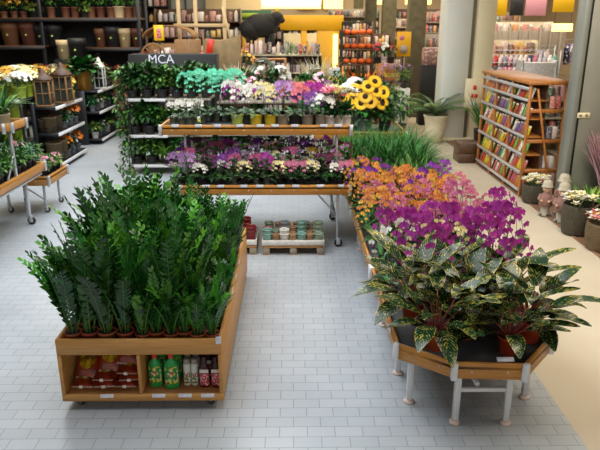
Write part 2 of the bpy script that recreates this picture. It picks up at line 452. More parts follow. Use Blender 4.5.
PROT = []
def make_zz(rg, h, nst, spread, potr=.068, mats=('zz', 'zz2', 'zzd'), bias=None):
    t = thing('zz_plant', 'x', 'plant'); PROT.append(t)
    add_pot(t, potr*.74, potr, potr*1.75, 'terra', 16)
    z0 = potr*1.7
    lv = MB(); st = MB()
    for i in range(nst):
        az = 2*PI*i/nst+rg.uniform(-.4, .4)
        if bias is not None and rg.random() < .6: az = bias+rg.uniform(-.6, .6)
        L = h*rg.uniform(.72, 1.08); lean = rg.uniform(.2, 1)*spread
        p = Vector((math.cos(az)*potr*.4, math.sin(az)*potr*.4, z0-.01)); el = PI/2-lean*.38
        pts = [p.copy()]; N = 14; dirs = []
        for k in range(N):
            el2 = el-lean*.8*(k/N)**1.6
            d = rdir(az, el2); p = p+d*L/N; pts.append(p.copy()); dirs.append(d)
        st.tube(pts, .006, 5, r1=.0025)
        fresh = rg.random() < .3; mi = 1 if fresh else (2 if rg.random() < .35 else 0)
        side = Vector((-math.sin(az), math.cos(az), 0))
        for k in range(2, N+1):
            q = pts[k]; d = dirs[min(k, N-1)-0] if k < N else dirs[-1]
            up = side.cross(d); up = -up if up.z < 0 else up
            sz = (.083 if k < N-2 else .065)*rg.uniform(.85, 1.12)*(1 if k > 4 else .75)*(h/.72)**.5
            for sgn in (-1, 1):
                for off in (0.0 if sgn > 0 else .45,):
                    if off and k == N: continue
                    qq = q+(pts[min(k+1, N)]-q)*off
                    dd = side*sgn*rg.uniform(.7, .95)+d*rg.uniform(.7, .95)+up*rg.uniform(.05, .3)
                    lv.leaf(qq, dd, up, sz, sz*.54, rg.uniform(0, .4), .2, 4, mi if rg.random() < .85 else 0, .72)
        lv.leaf(pts[-1], dirs[-1], Vector((0, 0, 1)), .055, .025, .1, .2, 3, mi)
    st.build('stems', 'stemg', t); lv.build('leaves', list(mats), t)
    return t

def blossom_mb(r=.038, mi=0, lip=1, simple=False):
    """an orchid blossom facing +Y-ish (normal = +Z local), five petals and a lip"""
    b = MB()
    for a, L, W in ((90, 1, .62), (210, .95, .6), (330, .95, .6)):   # sepals
        d = Vector((math.cos(R(a)), math.sin(R(a)), .12)); b.leaf((0, 0, -.001), d, (0, 0, 1), r*L, r*W, -.1, .1, 2 if simple else 3, mi, .85)
    for a in (15, 165):   # broad petals
        d = Vector((math.cos(R(a)), math.sin(R(a)), .15)); b.leaf((0, 0, .001), d, (0, 0, 1), r*1.05, r*1.1, .15, .06, 2 if simple else 3, mi, .8)
    b.leaf((0, 0, .002), (0, -.8, .7), (0, .7, .7), r*.5, r*.4, -.6, .5, 2, lip, .8)
    if not simple: b.ball((0, 0, r*.12), r*.13, 6, lip)
    return b
def orient(d, spin=0):
    z = Vector(d).normalized(); x = Vector((0, 0, 1)).cross(z)
    x = Vector((1, 0, 0)) if x.length < 1e-3 else x.normalized(); y = z.cross(x)
    T = Matrix((x, y, z)).transposed().to_4x4(); return T @ Matrix.Rotation(spin, 4, 'Z')
def add_mb(dst, src, T, mi=None):
    b = len(dst.v); dst.v += [tuple(T @ Vector(p)) for p in src.v]
    dst.f += [tuple(b+i for i in f) for f in src.f]; dst.uv += src.uv; dst.mi += (src.mi if mi is None else [mi]*len(src.f))
SIMPLE = blossom_mb(1, simple=True); FULL = blossom_mb(1)
BLM = {}
def make_orchid(rg, pet, h=.6, nsp=2, nfl=9, r=.036, lip='lip', pot='clear', potr=.055, poth=.1, individual=False, arch=.22, leafL=.2, pet2=None, face=-PI/2, up=False, drop=.42):
    t = thing('orchid', 'x', 'orchid'); PROT.append(t)
    add_pot(t, potr*.78, potr, poth, pot, 14, rim=.006, rh=.012)
    lv = MB(); nl = 6
    for i in range(nl):
        az = 2*PI*i/nl+rg.uniform(-.4, .4)
        lv.leaf((math.cos(az)*.01, math.sin(az)*.01, poth-.01), rdir(az, rg.uniform(.35, .9)), (0, 0, 1), leafL*rg.uniform(.75, 1.1), leafL*.32, rg.uniform(.5, 1.1), .25, 5, 0 if rg.random() < .6 else 1, .7)
    lv.build('leaves', ['leafd', 'leafm'], t)
    for j in range(nsp):
        az = rg.uniform(0, 2*PI) if nsp > 1 else face+rg.uniform(-.7, .7)
        if nsp > 1: az = face+(j-(nsp-1)/2)*1.3+rg.uniform(-.4, .4)
        hz = Vector((math.cos(az), math.sin(az), 0)); H = h*rg.uniform(.88, 1.05)
        pts = []; b0 = Vector((0, 0, poth-.01))+hz*.01; N = 14
        for k in range(N+1):
            s = k/N
            if up: p = b0+Vector((0, 0, 1))*(H-poth)*s+hz*arch*.5*s*s
            else:
                z = (H-poth)*math.sin(min(1, s/.62)*PI/2) if s < .62 else (H-poth)*(1-((s-.62)/.38)**2*drop)
                p = b0+Vector((0, 0, 1))*z+hz*arch*((s/.62)**2*.35 if s < .62 else .35+.65*math.sin((s-.62)/.38*PI/2))
            pts.append(p)
        sp = MB().tube(pts, .0035, 5, r1=.002)
        spk = sp.build('flower_spike', 'stemd', t)
        fm = MB(); side = Vector((-hz.y, hz.x, 0))
        for k in range(nfl):
            s = 1-.56*(k/nfl); i = s*N; a = int(min(N-1, i)); q = pts[a].lerp(pts[a+1], i-a)
            sg = 1 if k % 2 else -1
            q = q+side*sg*r*.75+Vector((0, 0, -r*.35*rg.random()))+hz*r*.3
            fd = hz*1+side*sg*rg.uniform(0, .6)+Vector((rg.uniform(-.3, .3), rg.uniform(-.5, .1), rg.uniform(-.1, .5)))
            rr = r*rg.uniform(.85, 1.1)*(1 if k > 1 else .7)
            T = Matrix.Translation(q) @ orient(fd, rg.uniform(-.3, .3)) @ Matrix.Scale(rr, 4)
            if individual:
                key = (pet, lip)
                if key not in BLM:
                    o = FULL.build('blossom', [pet, lip]); BLM[key] = o.data; bpy.data.objects.remove(o)
                o = bpy.data.objects.new('blossom', BLM[key]); col.objects.link(o); o.parent = spk; o.matrix_local = T
            else:
                m0 = len(fm.mi); add_mb(fm, SIMPLE, T)
                if pet2 and rg.random() < .35:
                    for z in range(m0, len(fm.mi)):
                        if fm.mi[z] == 0: fm.mi[z] = 2
        if not individual: fm.build('blossoms', [pet, lip] + ([pet2] if pet2 else []), spk)
    return t

def make_variegated(rg, n=13, L=.34, hgt=.2):
    t = thing('variegated_plant', 'x', 'plant'); PROT.append(t)
    add_pot(t, .075, .1, .17, 'terraplastic', 20)
    st = MB(); lv = MB()
    for i in range(n):
        az = 2*PI*i*.381966*1.0+rg.uniform(-.25, .25); ring = i/n
        el = .3+1.0*ring+rg.uniform(-.1, .1)
        pl = (.1+hgt*ring)*rg.uniform(.85, 1.15)
        p0 = Vector((math.cos(az)*.02, math.sin(az)*.02, .16)); d = rdir(az, min(1.45, el+.25))
        pts = [p0]; p = p0.copy()
        for k in range(4):
            d = (d+rdir(az, 0)*.07).normalized(); p = p+d*pl/4; pts.append(p.copy())
        st.tube(pts, .006, 6, r1=.004)
        ll = L*rg.uniform(.8, 1.12)
        dd = rdir(az+rg.uniform(-.15, .15), min(1.25, el*.75))
        lv.leaf(p, dd, Vector((0, 0, 1)), ll, ll*.39, rg.uniform(.3, .95), rg.uniform(.12, .25), 8, 0, .8, .006)
    lv.leaf((.02, 0, .2), (.2, .1, 1), (1, 0, 0), .22, .03, .1, .8, 5, 1, .7)
    st.build('petioles', 'redstem', t); lv.build('leaves', ['varieg', 'redstem'], t)
    return t

def bush(lv, rg, c, rx, ry, rz, n, L, W, mis=(0,), down=0, seg=3, shell=.55):
    for i in range(n):
        az = rg.uniform(0, 2*PI); sn = rg.uniform(-.5, 1); el = math.asin(max(-1, min(1, sn)))
        k = rg.uniform(shell, 1); d = rdir(az, el)
        p = Vector(c)+Vector((d.x*rx*k, d.y*ry*k, d.z*rz*k))
        dd = d+Vector((rg.uniform(-.6, .6), rg.uniform(-.6, .6), rg.uniform(-.4, .6)-down))
        lv.leaf(p-dd.normalized()*L*.4, dd, Vector((0, 0, 1)), L*rg.uniform(.7, 1.2), W, rg.uniform(.2, .9), .2, seg, rg.choice(mis), .8)
def make_bushy(rg, name, cat, potm, potr, poth, rx, rz, n, L, W, mats, mis=None, flower=None, fn=0, fr=.02, down=0, potn=14, stems=5):
    t = thing(name, 'x', cat); PROT.append(t)
    if potm: add_pot(t, potr*.78, potr, poth, potm, potn, rim=.008, rh=.018)
    st = MB()
    for i in range(stems):
        az = 2*PI*i/stems; st.tube([(0, 0, max(0, poth-.02)), (math.cos(az)*rx*.3, math.sin(az)*rx*.3, poth+rz*.6), (math.cos(az)*rx*.6, math.sin(az)*rx*.6, poth+rz*1.2)], .004, 4, r1=.002)
    st.build('stems', 'stemd', t)
    lv = MB(); bush(lv, rg, (0, 0, poth+rz*.75), rx, rx, rz, n, L, W, mis or tuple(range(len(mats))), down); lv.build('leaves', list(mats), t)
    if flower:
        f = MB()
        for i in range(fn):
            az = rg.uniform(0, 2*PI); el = rg.uniform(.1, 1.5); d = rdir(az, el)
            p = Vector((d.x*rx*1.02, d.y*rx*1.02, poth+rz*.75+d.z*rz*1.08))
            rr = fr*rg.uniform(.8, 1.15); np = 6
            T = Matrix.Translation(p) @ orient(d+Vector((0, -.4, .2)), rg.random()) @ Matrix.Scale(rr, 4)
            q = MB()
            for k in range(np): q.leaf((0, 0, 0), (math.cos(2*PI*k/np), math.sin(2*PI*k/np), .35), (0, 0, 1), 1, .9, .3, .1, 2, 0, .8)
            add_mb(f, q, T)
        f.build('flowers', flower, t)
    return t
def make_grass(rg, name, potm, potr, poth, n, L, W, mats, spread=.9, droop=1.1, label='x'):
    t = thing(name, label, 'plant'); PROT.append(t)
    if potm: add_pot(t, potr*.78, potr, poth, potm, 12, rim=.006, rh=.015)
    lv = MB()
    for i in range(n):
        az = rg.uniform(0, 2*PI); el = PI/2-rg.random()**.7*spread; rr = rg.random()*potr*.6
        lv.leaf((math.cos(az)*rr, math.sin(az)*rr, poth-.01), rdir(az, el), (0, 0, 1), L*rg.uniform(.6, 1.1), W, droop*rg.uniform(.3, 1.2), .3, 5, rg.randrange(len(mats)), .5)
    lv.build('leaves', list(mats), t)
    return t
# ================================================================ THE SETTING
struct('floor', B(-10, 2.04, -3, 42, -.1, 0, 0), 'tiles')
struct('floor_aisle', B(2.04, 3.9, -3, 42, -.1, 0, 0), 'aisle')
struct('floor_planks', B(3.9, 5.9, -3, 16.4, -.1, .012, 0), 'brownfloor')
struct('floor_shop', B(3.9, 16, -3, 42, -.12, -.001, 0), 'aisle')
M['wallc'] = mat('warm_wall', '#cdb79c', .8); M['ceil'] = mat('dark_ceiling', '#5c574e', .9); M['walll'] = mat('dark_brown_wall', '#4a4238', .9)  # left wall gets an even dark brown
struct('wall_back', B(-10, 16, 42, 42.2, 0, 6, 0), 'wallc')
struct('wall_left', B(-10.2, -10, -3, 42, 0, 6, 0), 'walll')
struct('wall_right', B(16, 16.2, -3, 42, 0, 6, 0), 'wallc')
struct('wall_front', B(-10, 16, -3.2, -3, 0, 6, 0), 'wallc')
struct('ceiling', B(-10, 16, -3, 42, 5.9, 6.1, 0), 'ceil')
struct('trim_aisle', B(3.86, 3.9, -3, 16.4, 0, .02, .002), 'brownfloor')

# ================================================================ helpers for shop furniture
def label_strip(parent, x0, x1, y, z, n, rg, rz=0, w=.09, h=.035, T=None, tilt=0):
    for i in range(n):
        x = x0+(x1-x0)*(i+.5+rg.uniform(-.25, .25))/n
        o = B(-w/2, w/2, -.002, .002, -h/2, h/2, .001).build('price_label', 'label', parent)
        o.location = (x, y, z); o.rotation_euler = (tilt, 0, 0)
        if T: o.matrix_local = T @ Matrix.Translation((x, y, z)) @ Matrix.Rotation(tilt, 4, 'X')
def tray(parent, poly, zt, bh, th=.025, wood='board', bolts=True, brackets='whitemetal', skip=(), zin=.03, cw=.022):
    """board rim on a polygon (counter-clockwise seen from above), corner brackets and a deck"""
    n = len(poly); P = [Vector((*p, 0)) for p in poly]
    d = MB(); d.add([(p.x, p.y, zt-zin) for p in P]+[(p.x, p.y, zt-zin-.02) for p in P], [tuple(range(n)), tuple(range(n, 2*n))[::-1]]+[(i, i+n, (i+1) % n+n, (i+1) % n) for i in range(n)])
    d.build('deck', 'potdark', parent)
    for i in range(n):
        a, b = P[i], P[(i+1) % n]; e = (b-a); L = e.length; u = e.normalized(); ang = math.atan2(u.y, u.x)
        T = Matrix.Translation((a.x, a.y, 0)) @ Matrix.Rotation(ang, 4, 'Z')
        if i not in skip:
            bd = B(.01, L-.01, 0, th, zt-bh, zt, .004, 0, T).build('side_board', wood, parent)
            if bolts:
                nb = max(2, int(L/.28)); bm = MB()
                for k in range(nb):
                    x = L*(k+.5)/nb; bm.lathe([(1e-5, 0), (.008, 0), (.006, .005), (1e-5, .006)], 8, (0, 0, 0), 0, T @ Matrix.Translation((x, -.0, zt-bh*.55)) @ Matrix.Rotation(PI/2, 4, 'X'))
                bm.build('bolts', 'silver', bd)
        c = MB(); c.box(-cw, cw, -cw, cw, zt-bh-.01, zt+.004, .005, 0, T); c.build('corner_bracket', brackets, parent)
def leg(parent, x, y, zt, kind='foot', w=.045, m='whitemetal', r=.05):
    l = B(x-w/2, x+w/2, y-w/2, y+w/2, (.03 if kind == 'foot' else r*2.1), zt, .004).build('leg', m, parent)
    if kind == 'foot':
        MB().lathe([(1e-5, 0), (.042, 0), (.044, .012), (.03, .022), (.014, .03), (.012, .06), (1e-5, .06)], 16, (x, y, 0)).build('round_foot', 'foot', l)
    else:
        caster(l, x, y, r)
def caster(parent, x, y, r=.05, mw='rubber', m='silver', rz=0):
    c = MB(); T = Matrix.Translation((x, y, 0)) @ Matrix.Rotation(rz, 4, 'Z')
    c.lathe([(1e-5, -.014), (r*.85, -.014), (r, -.008), (r, .008), (r*.85, .014), (1e-5, .014)], 18, (0, 0, 0), 0, T @ Matrix.Translation((r*.4, 0, r)) @ Matrix.Rotation(PI/2, 4, 'X'))
    c.lathe([(1e-5, -.018), (r*.45, -.018), (r*.45, .018), (1e-5, .018)], 12, (0, 0, 0), 1, T @ Matrix.Translation((r*.4, 0, r)) @ Matrix.Rotation(PI/2, 4, 'X'))
    c.box(-r*.1, r*.8, -.024, -.018, r*.7, r*2.1, .001, 1, T); c.box(-r*.1, r*.8, .018, .024, r*.7, r*2.1, .001, 1, T)
    c.box(-r*.3, r*.9, -.026, .026, r*2.05, r*2.25, .003, 1, T)
    return c.build('caster', [mw, m], parent)

# ================================================================ WOODEN BIN WITH ZZ PLANTS
BX0, BX1, BY0, BY1 = -1.75, -.53, 4.12, 6.75
binr = thing('wooden_bin', 'plywood display bin on castors filled with green leafy plants, open shelf below', 'display bin', (-1.14, 4.12, 0))
def bl(x0, x1, y0, y1, z0, z1, name, m='ply', parent=binr, bev=.004):
    o = B(x0+1.14, x1+1.14, y0-4.12, y1-4.12, z0, z1, bev).build(name, m, parent); return o
fp = bl(BX0, BX1, BY0, BY0+.022, .47, .6, 'front_board')
bl(BX0, BX1, BY0, BY0+.022, .075, .135, 'bottom_rail')
bl(BX0, BX0+.025, BY0+.023, BY1, .075, .6, 'side_panel')
bl(BX1-.025, BX1, BY0+.023, BY1, .075, .6, 'side_panel')
bl(BX0, BX0+.03, BY0, BY0+.022, .136, .469, 'front_stile'); bl(BX1-.03, BX1, BY0, BY0+.022, .136, .469, 'front_stile')
bl(BX0, BX1, BY1+.001, BY1+.022, .075, .6, 'back_panel')
bl(BX0+.026, BX1-.026, BY0+.024, BY1-.002, .1, .125, 'shelf_floor', 'plyedge')
bl(BX0+.026, BX1-.026, BY0+.024, BY1-.002, .47, .49, 'tray', 'potdark')
bl(-1.165, -1.14, BY0+.001, BY0+.7, .136, .469, 'divider')
bl(BX0+.026, BX1-.026, BY0+.7, BY0+.72, .126, .469, 'inner_back', 'plyedge')
for x, y in ((BX0+.1, BY0+.08), (BX1-.12, BY0+.08), (BX0+.1, BY1-.15), (BX1-.12, BY1-.15)): caster(binr, x+1.14, y-4.12, .034, rz=rnd.uniform(-.5, .5), m='chrome')
for x in (-1.41, -1.02, -.82, -.65):
    o = B(-.05, .05, -.002, .002, -.014, .014, .001).build('price_label', 'label', binr); o.location = (x+1.14, -.004, .125); o.rotation_euler = (-.3, 0, 0)
o = B(-.02, .02, -.002, .002, -.03, .03, .001).build('price_label', 'label', binr); o.location = (BX1-.02+1.14, -.004, .59)
for k, y in enumerate((5.0, 5.35, 5.7)):
    o = B(-.002, .002, -.05, .05, -.02, .02, .001).build('price_label', 'label', binr); o.location = (BX1+1.14+.003, y-4.12, .585)

# ---- fertiliser bags
def make_bag(rg):
    t = thing('fertiliser_bag', 'x', 'bag'); PROT.append(t)
    nx, ny = 12, 10; W, D, H = .125, .21, .085
    b = MB(); vs = []
    for s in (1, -1):
        for j in range(ny+1):
            for i in range(nx+1):
                u, v = i/nx*2-1, j/ny*2-1
                e = (1-abs(u)**3.0)**.5*(1-abs(v)**3.5)**.5 if abs(u) < 1 and abs(v) < 1 else 0
                vs.append((u*W*(1-.05*v*v), v*D, s*H*.5*e+H*.5+.004*math.sin(u*9+v*7)*e*rg.random()))
    n = (nx+1)*(ny+1); fs = []
    for j in range(ny):
        for i in range(nx):
            a = j*(nx+1)+i; fs.append((a, a+1, a+nx+2, a+nx+1)); fs.append((n+a, n+a+nx+1, n+a+nx+2, n+a+1))
    b.add(vs, fs); body = b.build('sack', 'bag', t)
    s = MB(); s.box(-W*.9, W*.9, -D-.012, -D+.012, H*.47, H*.54, .002); s.build('sealed_seam', 'seam', body)
    s = MB(); s.box(-W*.9, W*.9, D-.012, D+.012, H*.46, H*.54, .002); s.build('sealed_seam', 'seam', body)
    l = MB(); nn = 12
    vs = [(0, -.05, H+.002)]
    for k in range(nn):
        a = 2*PI*k/nn; vs.append((math.cos(a)*W*.7, -.05+math.sin(a)*D*.5, H*.985+.0008))
    l.add(vs, [(0, 1+k, 1+(k+1) % nn) for k in range(nn)]); l.build('printed_label', 'baglabel', body)
    w = MB(); w.box(-.03, .01, -D-.014, -D-.004, H*.35, H*.68, .002); w.build('white_patch', 'whiteband', body)
    return t
bag = make_bag(random.Random(2))
stacks = [(-1.61, 2, 'left'), (-1.44, 3, 'middle'), (-1.27, 4, 'right')]
lv_word = {0: 'bottom one', 1: 'second one up', 2: 'third one up', 3: 'fourth one up'}
for x, n, side in stacks:
    for k in range(n):
        top = k == n-1
        nm = 'top one with yellow oval print' if top else lv_word[k]
        rot = (.62 if top else 0, rnd.uniform(-.05, .05), rnd.uniform(-.12, .12))
        sx = .72
        place(bag, (x, 4.365+.015*k+(.06 if top else 0), .128+.048*k+(.095 if top else 0)), 0, 'brown-red fertiliser sack, %s, %s stack in the bin' % (nm, side), 'fertiliser sacks on the bin shelf', (sx, .85, .85), rot)
# ---- bottles
def bottle(name, lab, cat, prof, m, cap, capm, labm, lz, sy=.62, lr=1.02):
    t = thing(name, lab, cat); PROT.append(t)
    MB().lathe(prof, 20, (0, 0, 0), 0, None, 1, sy).build('body', m, t)
    MB().lathe(cap, 14).build('cap', capm, t)
    r = max(p[0] for p in prof)*lr; l = MB(); vs = []; n = 8
    for k in range(n+1):
        a = -PI/2-1.0+2.0*k/n
        for z in lz: vs.append((math.cos(a)*r, math.sin(a)*r*sy*1.005, z))
    l.add(vs, [(2*k, 2*k+2, 2*k+3, 2*k+1) for k in range(n)]); l.build('front_label', labm, t)
    return t
GB = bottle('fertiliser_bottle', 'x', 'bottle', [(1e-5, 0), (.05, 0), (.054, .01), (.054, .17), (.048, .2), (.03, .225), (.018, .235), (.018, .245), (1e-5, .245)], 'greenbottle', [(.02, .243), (.022, .25), (.019, .295), (1e-5, .3)], 'red', 'lab_green', (.03, .18))
DB = bottle('fertiliser_bottle', 'x', 'bottle', [(1e-5, 0), (.046, 0), (.049, .008), (.05, .15), (.046, .18), (.028, .215), (.026, .235), (1e-5, .24)], 'darkbottle', [(.027, .236), (.03, .24), (.027, .29), (1e-5, .295)], 'darkbottle', 'lab_rose', (.02, .135))
for c in DB.children:
    if c.name.startswith('front_label'):
        pass
l = MB(); l.box(-.042, .042, -.036, -.031, .145, .178, .001); l.build('white_band', 'whiteband', DB)
WC = bottle('leaf_spray_can', 'x', 'spray can', [(1e-5, 0), (.028, 0), (.029, .005), (.029, .17), (.024, .185), (1e-5, .186)], 'whitecan', [(.02, .185), (.026, .19), (.026, .215), (.02, .222), (1e-5, .222)], 'pottaupe', 'lab_leaf', (.02, .11), 1)
place(GB, (-1.065, 4.26, .126), 0, 'green bottle with red cap on the bin shelf, the one nearer the divider', 'green bottles on the bin shelf')
place(GB, (-.935, 4.235, .126), .1, 'taller green bottle with red cap, right one of the front pair', 'green bottles on the bin shelf', 1.06)
for i, (x, y) in enumerate(((-1.06, 4.4), (-.93, 4.4))): place(GB, (x, y, .126), 0, 'green bottle with red cap standing behind the %s front green bottle' % ('left', 'right')[i], 'green bottles on the bin shelf')
for i, (x, y) in enumerate(((-.825, 4.28), (-.765, 4.28), (-.83, 4.37), (-.765, 4.37))):
    place(WC, (x, y, .126), 0, 'white leaf spray can on the bin shelf, %s can of the %s row' % (('left', 'right')[i % 2], ('front', 'back')[i//2]), 'white spray cans')
for i, (x, y) in enumerate(((-.7+.015, 4.245), (-.595, 4.245), (-.68, 4.38), (-.6, 4.38))):
    place(DB, (x, y, .126), 0, 'dark brown bottle with pink flower label, %s bottle of the %s row' % (('left', 'right')[i % 2], ('front', 'back')[i//2]), 'dark bottles on the bin shelf', (.82, .82, .9))

# ---- ZZ plants
rz_ = random.Random(11)
zz_big = [make_zz(rz_, .74, 8, .62) for _ in range(4)]
zz_lean = [make_zz(rz_, .72, 8, .95, bias=PI*.95) for _ in range(2)]
zz_sm = [make_zz(rz_, .42, 9, .8, .062) for _ in range(3)]
g = 'zz plants in the wooden bin'
fx = [-1.655, -1.53, -1.4, -1.265, -1.13, -1.035, -.92, -.82, -.72, -.61]
fk = ['b', 'b', 'b', 'b', 's', 's', 's', 's', 's', 's']
for i, x in enumerate(fx):
    k = fk[i]; src = rz_.choice(zz_big if k == 'b' else zz_sm)
    if i == 0: src = zz_lean[0]
    place(src, (x, 4.255+rz_.uniform(-.015, .02), .491), rz_.uniform(-.5, .5) if i == 0 else rz_.uniform(0, 6.28), '%s zz plant in terracotta pot, %s from left in the front row' % ('tall' if k == 'b' else 'short', od(i)), g, rz_.uniform(.92, 1.05))
NR = 13
for j in range(NR):
    y = 4.43+j*.183
    if y > 6.2: break
    for i in range(7):
        x = -1.64+i*.172+rz_.uniform(-.015, .015)
        edge = i == 0
        src = rz_.choice(zz_lean) if edge else rz_.choice(zz_big)
        rz = rz_.uniform(-.5, .5) if edge else rz_.uniform(0, 6.28)
        if i == 6: src = rz_.choice(zz_sm) if j < 5 else rz_.choice(zz_big)
        place(src, (x, y, .491), rz, 'zz plant inside the bin, %s from left in the %s row behind the front' % (od(i), od(j)), g, rz_.uniform(.88, 1.05)*((1.14-.065*i) if j > 3 else (.86 if i > 4 else 1)))
drop_unused([p for p in PROT if p.name.startswith('zz')])
PROT.clear()

# ================================================================ RIGHT DISPLAY TABLE
t1 = thing('display_table', 'white-legged display table with angled front corners and honey-coloured side boards', 'display table', (1.35, 3.81, 0))
def rel(poly, o): return [(x-o[0], y-o[1]) for x, y in poly]
tray(t1, rel([(.76, 5.6), (.76, 4.09), (1.12, 3.81), (1.61, 3.78), (1.94, 4.17), (1.94, 5.6)], (1.35, 3.81)), .57, .125)
for x, y in ((1.19, 3.93), (1.56, 3.92), (.9, 4.2), (1.82, 4.25), (.88, 4.62), (1.82, 4.7), (.88, 5.5), (1.82, 5.5)): leg(t1, x-1.35, y-3.81, .53)
B(1.19-1.35+.023, 1.56-1.35-.023, .1, .13, .27, .3, .003).build('crossbar', 'whitemetal', t1)
B(-.03, .0, .13, 1.6, .3, .33, .003).build('crossbar', 'whitemetal', t1)
o = B(-.06, .06, -.002, .002, -.018, .018, .001).build('price_label', 'label', t1); o.location = (.13, .03, .577); o.rotation_euler = (-1, 0, 0)
for y in (4.35, 4.7, 5.1):
    o = B(-.002, .002, -.05, .05, -.02, .02, .001).build('price_label', 'label', t1); o.location = (.758-1.35-.012, y-3.81, .555)
def rect_table(lab, x0, x1, y0, y1, zt, bh=.125, kind='foot'):
    cx = (x0+x1)/2; t = thing('display_table', lab, 'display table', (cx, y0, 0)); o = (cx, y0)
    tray(t, rel([(x0, y1), (x0, y0), (x1, y0), (x1, y1)], o), zt, bh)
    for x in (x0+.12, x1-.12):
        for y in (y0+.1, y1-.1): leg(t, x-cx, y-y0, zt-.04, kind)
    return t
rect_table('middle display table holding the orange and pink orchids', .76, 1.96, 5.66, 7.75, .57)
rect_table('far display table holding tall grassy plants and the last orchids', .76, 1.96, 7.81, 10.5, .57)

rv = random.Random(5)
vg = [make_variegated(rv, 19, .38, .2), make_variegated(rv, 18, .4, .24), make_variegated(rv, 19, .36, .17)]
vpos = [(1.04, 4.08, 0, 'in the front left corner of the table', .9), (1.55, 4.0, 1, 'front and centre beside the price card', .82), (1.77, 4.2, 2, 'at the front right corner of the table', 1.0),
        (.96, 4.55, 1, 'on the left edge, just behind the front left one', .95), (1.36, 4.42, 2, 'in the middle of the table behind the front row', .95), (1.76, 4.68, 0, 'on the right table edge, furthest back', 1.0), (1.2, 4.72, 0, 'inner left, directly before the purple orchids', .9)]
for x, y, k, w, s in vpos:
    place(vg[k], (x, y, .541), rv.uniform(0, 6.28), 'cream-veined dark leafy plant %s' % w, 'variegated plants on the display table', s)
place(vg[0], (1.3, 4.25, .541), 1.1, 'cream-veined dark leafy plant low in the middle of the front row', 'variegated plants on the display table', .85)
PROT.clear()

ro = random.Random(21)
def O(pet, **k): return make_orchid(ro, pet, **k)
purp = [O('p_purple', h=.82, nsp=2, nfl=10, r=.043, individual=True, arch=.3, drop=.5), O('p_purple', h=.7, nsp=2, nfl=9, r=.041, individual=True), O('p_purple', h=.76, nsp=2, nfl=9, r=.042, individual=True, drop=.5)]
pink = [O('p_pink', h=.66, nsp=2, nfl=11, r=.033, pet2='p_rose'), O('p_rose', h=.64, nsp=2, nfl=11, r=.033, pet2='p_pink')]
orng = [O('p_orange', h=.64, nsp=3, nfl=11, r=.031, lip='p_red', pet2='p_yellow'), O('p_yellow', h=.62, nsp=3, nfl=11, r=.031, lip='p_red', pet2='p_orange'), O('p_orange', h=.6, nsp=2, nfl=12, r=.031, lip='p_purple', pet2='p_yellow')]
whit = [O('p_cream', h=.7, nsp=2, nfl=9, r=.034, lip='lipy'), O('p_white', h=.74, nsp=2, nfl=9, r=.036, lip='lipy')]
viol = [O('p_violet', h=.64, nsp=2, nfl=10, r=.034)]
ng = 0
for j in range(17):
    y = 4.98+j*.2
    for i in range(7):
        x = .87+i*.162+ro.uniform(-.02, .02); yy = y+ro.uniform(-.03, .03)
        if j < 3:
            src = ro.choice(purp); cl = 'purple'
            if (i+j*2) % 4 == 3: src = ro.choice(whit); cl = 'cream-white'
            if j == 0 and i < 2: src = ro.choice(whit+purp); cl = 'cream-white' if src in whit else 'purple'
        elif j < 6: 
            src = ro.choice(pink+([viol[0]] if i > 4 else pink)); cl = 'violet' if src in viol else 'pink'
            if j == 3 and ro.random() < .35: src = ro.choice(purp); cl = 'purple'
        else:
            q = ro.random(); src = ro.choice(orng) if q < (.5 if j < 9 else .8) else (ro.choice(pink) if q < .95 else viol[0])
            if j > 11 and q > .8: src = viol[0]
            cl = 'orange-yellow' if src in orng else ('violet' if src in viol else 'pink')
        if j > 13 and i > 1 : continue
        if ro.random() < .1 and j > 0: continue
        tb = 0.541
        place(src, (x, yy, tb), ro.uniform(-.6, .6), '%s orchid on the long tables, %s from left in the %s row from the front' % (cl, od(i), od(j)), 'orchids massed on the display tables', ro.uniform(.84, 1.08))
drop_unused(purp+pink+orng+whit+viol)
grs = [make_grass(ro, 'grass_plant', 'potdark', .09, .14, 260, .74, .02, ('grass', 'leafm', 'grass'), 1.0, 1.6), make_grass(ro, 'grass_plant', 'potdark', .09, .14, 90, .5, .018, ('grass', 'grassl', 'leafm'), 1.1, 1.0)]
for j in range(6):
    for i in range(6):
        x = .9+i*.2; y = 8.35+j*.38
        pale = j < 2
        place(grs[1 if pale else 0], (x, y, .541), ro.uniform(0, 6), '%s grassy plant on the far table, %s from left in the %s grass row' % ('paler' if pale else 'dark green', od(i), od(j)), 'grassy plants on the far display table', ro.uniform(.85, 1.02))
# ================================================================ ORCHID RACK (two tiers)
rk = thing('orchid_rack', 'two-tier aluminium plant rack with wooden side boards packed with orchids', 'plant rack', (-.42, 7.7, 0))
o0 = (-.42, 7.7)
tray(rk, rel([(-1.56, 9.1), (-1.56, 7.66), (.76-.03, 7.66), (.76-.03, 9.1)], o0), .87, .13, brackets='silver')
tray(rk, rel([(-1.66, 8.75), (-1.66, 7.85), (.74, 7.85), (.74, 8.75)], o0), 1.6, .125, brackets='silver', zin=.03)
for x in (-1.4, .58):
    for y in (7.78, 8.98): leg(rk, x+.42, y-7.7, .77, 'caster', .035, 'silver', .055)
    for y in (8.1, 8.65): B(x+.42-.015, x+.42+.015, y-7.7-.015, y-7.7+.015, .84, 1.5, .002).build('post', 'silver', rk)
MB().bar((.58+.42, .1, .42), (.3+.42, .1, .74), .02).build('brace', 'silver', rk); MB().bar((.98, .12, .4), (.98, 1.2, .4), .025).build('brace', 'silver', rk)
MB().bar((-.98, .12, .4), (-.98, 1.2, .4), .025).build('brace', 'silver', rk)
rl = random.Random(3)
label_strip(rk, -1.14, 1.15, .13, 1.595, 9, rl); label_strip(rk, -1.1, 1.12, -.065, .865, 9, rl)

